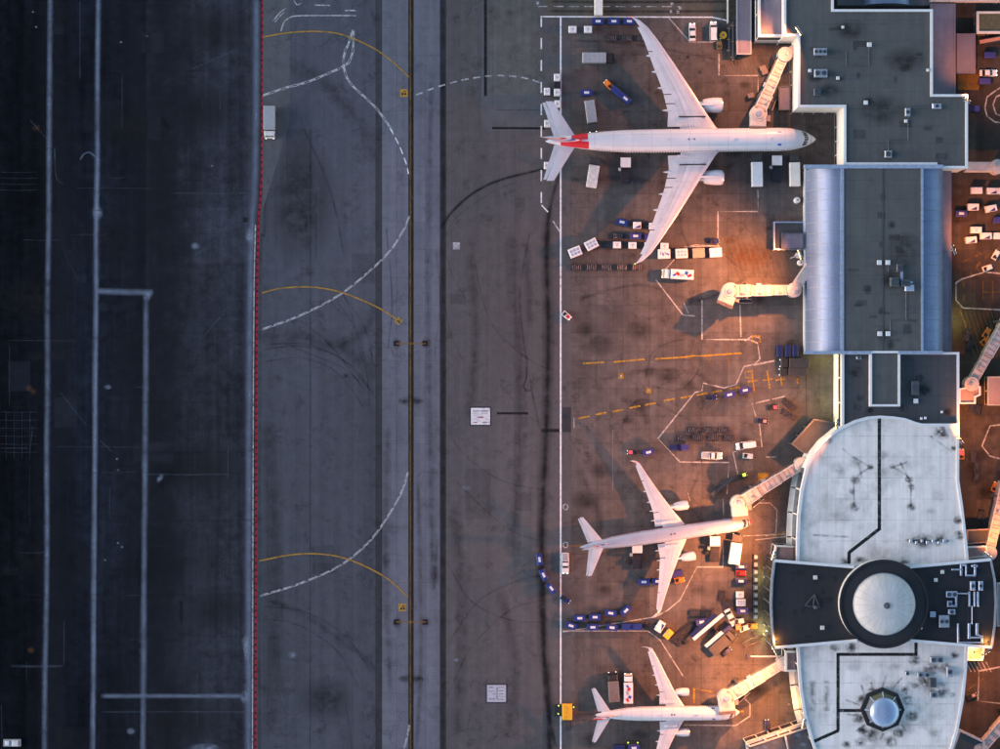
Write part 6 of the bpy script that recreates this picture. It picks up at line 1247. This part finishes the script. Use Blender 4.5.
place('tug',961.8,454.3,90,'dark tug with glowing red bonnet against the rounded pier','tug',None,h=1,body='orange',lamp='red_glow')
place('tug',972,696,20,'dark brown tug beside the south pier on the east','tug',None,h=1,body='chassis',lamp='salmon')
place('tug',995,487,70,'amber tug beside the right edge jet bridge','tug',None,h=1,body='orange')
# -- small fixed equipment
fe = empty('fence', W(729,2,0), 0, 'pale yellow mesh fence at the end of the top road', 'fence'); sf = S(1)
for k in range(7): MB().box(-2*sf,(k-3)*3.6*sf*2.0,.03,.14,.14,2.2).build('post','cream',fe)
for z in (.5,1.3,2.1): MB().box(-2*sf,0,z,.3,44*sf,.09).build('rail','cream',fe)
for k in range(6): MB().box(1.5*sf,(k-2.5)*7*sf,.03,6*sf,.12,1.2).build('mesh_panel','olive',fe)
dr = empty('cable_drum', (*W(723.3,35,1.2).xy,APZ), 0, 'round orange yellow drum beside the white van', 'drum'); MB().lathe([(.95,0),(.95,.15),(.5,.2),(.5,1.0),(.95,1.05),(.95,1.2)],18).build('reel','yellow',dr,True); MB().lathe([(.3,1.2),(.3,1.3)],10).build('hub','truck_brown',dr)
place('tug',719.3,44,95,'olive compressor tug below the orange drum','tug',None,h=1,body='olive')
for x,y0,y1,l in ((729,26,52,'left one'),(733,22,60,'right one')):
    q = empty('pole_rack', (*W(x,(y0+y1)/2,1).xy,APZ), 0, 'dark amber pole rack beside the canopy roof, '+l, 'rack'); ln_ = (y1-y0)*MPP
    MB().box(0,0,.5,.35,ln_,.25).build('beam','truck_brown',q)
    for k in (-.42,0,.42): MB().box(0,k*ln_,0,.9,.2,.5).build('foot','yellow',q)
for x,y,l,m_ in ((765,72,'amber bin under the north jet bridge, upper','yellow'),(763,68,'dark bin under the north jet bridge','chassis'),(751,95.5,'amber bin left of the north jet bridge','yellow'),(776,57,'amber bin below the annex','yellow')):
    q = empty('utility_bin', (*W(x,y,1).xy,APZ), .3, l, 'bin'); MB().loft([[(u*s_,v*s_,z) for u,v in ((-.8,-.6),(.8,-.6),(.8,.6),(-.8,.6))] for s_,z in ((.8,0),(1.,1.1))]).build('tub',m_,q); MB().box(0,0,1.1,1.7,1.3,.12,0,.05).build('lid','truck_brown',q)
for x,y,l in ((799,255,'white round tank beside the blue hall, upper'),(801,262.5,'white round tank beside the blue hall, lower'),(797.5,200,'white round tank at the top left of the blue hall')):
    q = empty('storage_tank', (*W(x,y,2).xy,APZ), 0, l, 'tank'); MB().lathe([(.85,0),(.85,1.6),(.6,1.95),(.1,2.05)],16).build('shell','white',q,True); MB().lathe([(.2,2.0),(.2,2.2)],8).build('cap','hvac_dark',q); MB().tube((.8,0,.4),(1.5,.2,.2),.1,n=6).build('hose_port','chassis',q)
hp = empty('hydrant_cart', (*W(12,743,1).xy,.012), 0, 'small pale vehicle at the bottom left corner', 'vehicle'); wheels(hp,(-1.4,1.4),.8,.35); MB().box(0,0,.4,4.6,1.9,.7,0,.1).build('bed','truck_grey',hp); MB().box(.9,0,1.1,1.6,1.6,.7,0,.15).build('cab','white_dirty',hp); MB().box(-1.2,0,1.1,1.0,1.2,.4,0,.1).build('tank','white',hp)
# angled rack bars between the cages and the crossing hall
for k in range(8):
    a, c2 = W(763,567+k*9.5,.5), W(771,574+k*9.5,.5); q = empty('bay_divider', ((a.x+c2.x)/2,(a.y+c2.y)/2,APZ), math.atan2(c2.y-a.y,c2.x-a.x), 'pale slanted bay rail, %s from the top beside the crossing hall' % ORD[k], 'rail', 'slanted bay rails'); L_ = (c2-a).length
    MB().box(0,0,.7,L_,.14,.12).build('bar','duct',q)
    for s_ in (-.4,.4): MB().box(s_*L_,0,0,.12,.12,.72).build('post','duct',q)
tl_ = empty('tow_bar', (*W(765,656.5,.8).xy,APZ), 0, 'long pale tow bar lying left of the orange gate lobby', 'tow bar'); MB().box(0,0,.4,8.,.45,.3,0,.05).build('shaft','white_dirty',tl_); MB().box(-4.3,0,.2,.9,.9,.6).build('head','navy',tl_); wheels(tl_,(2.5,),.5,.25)
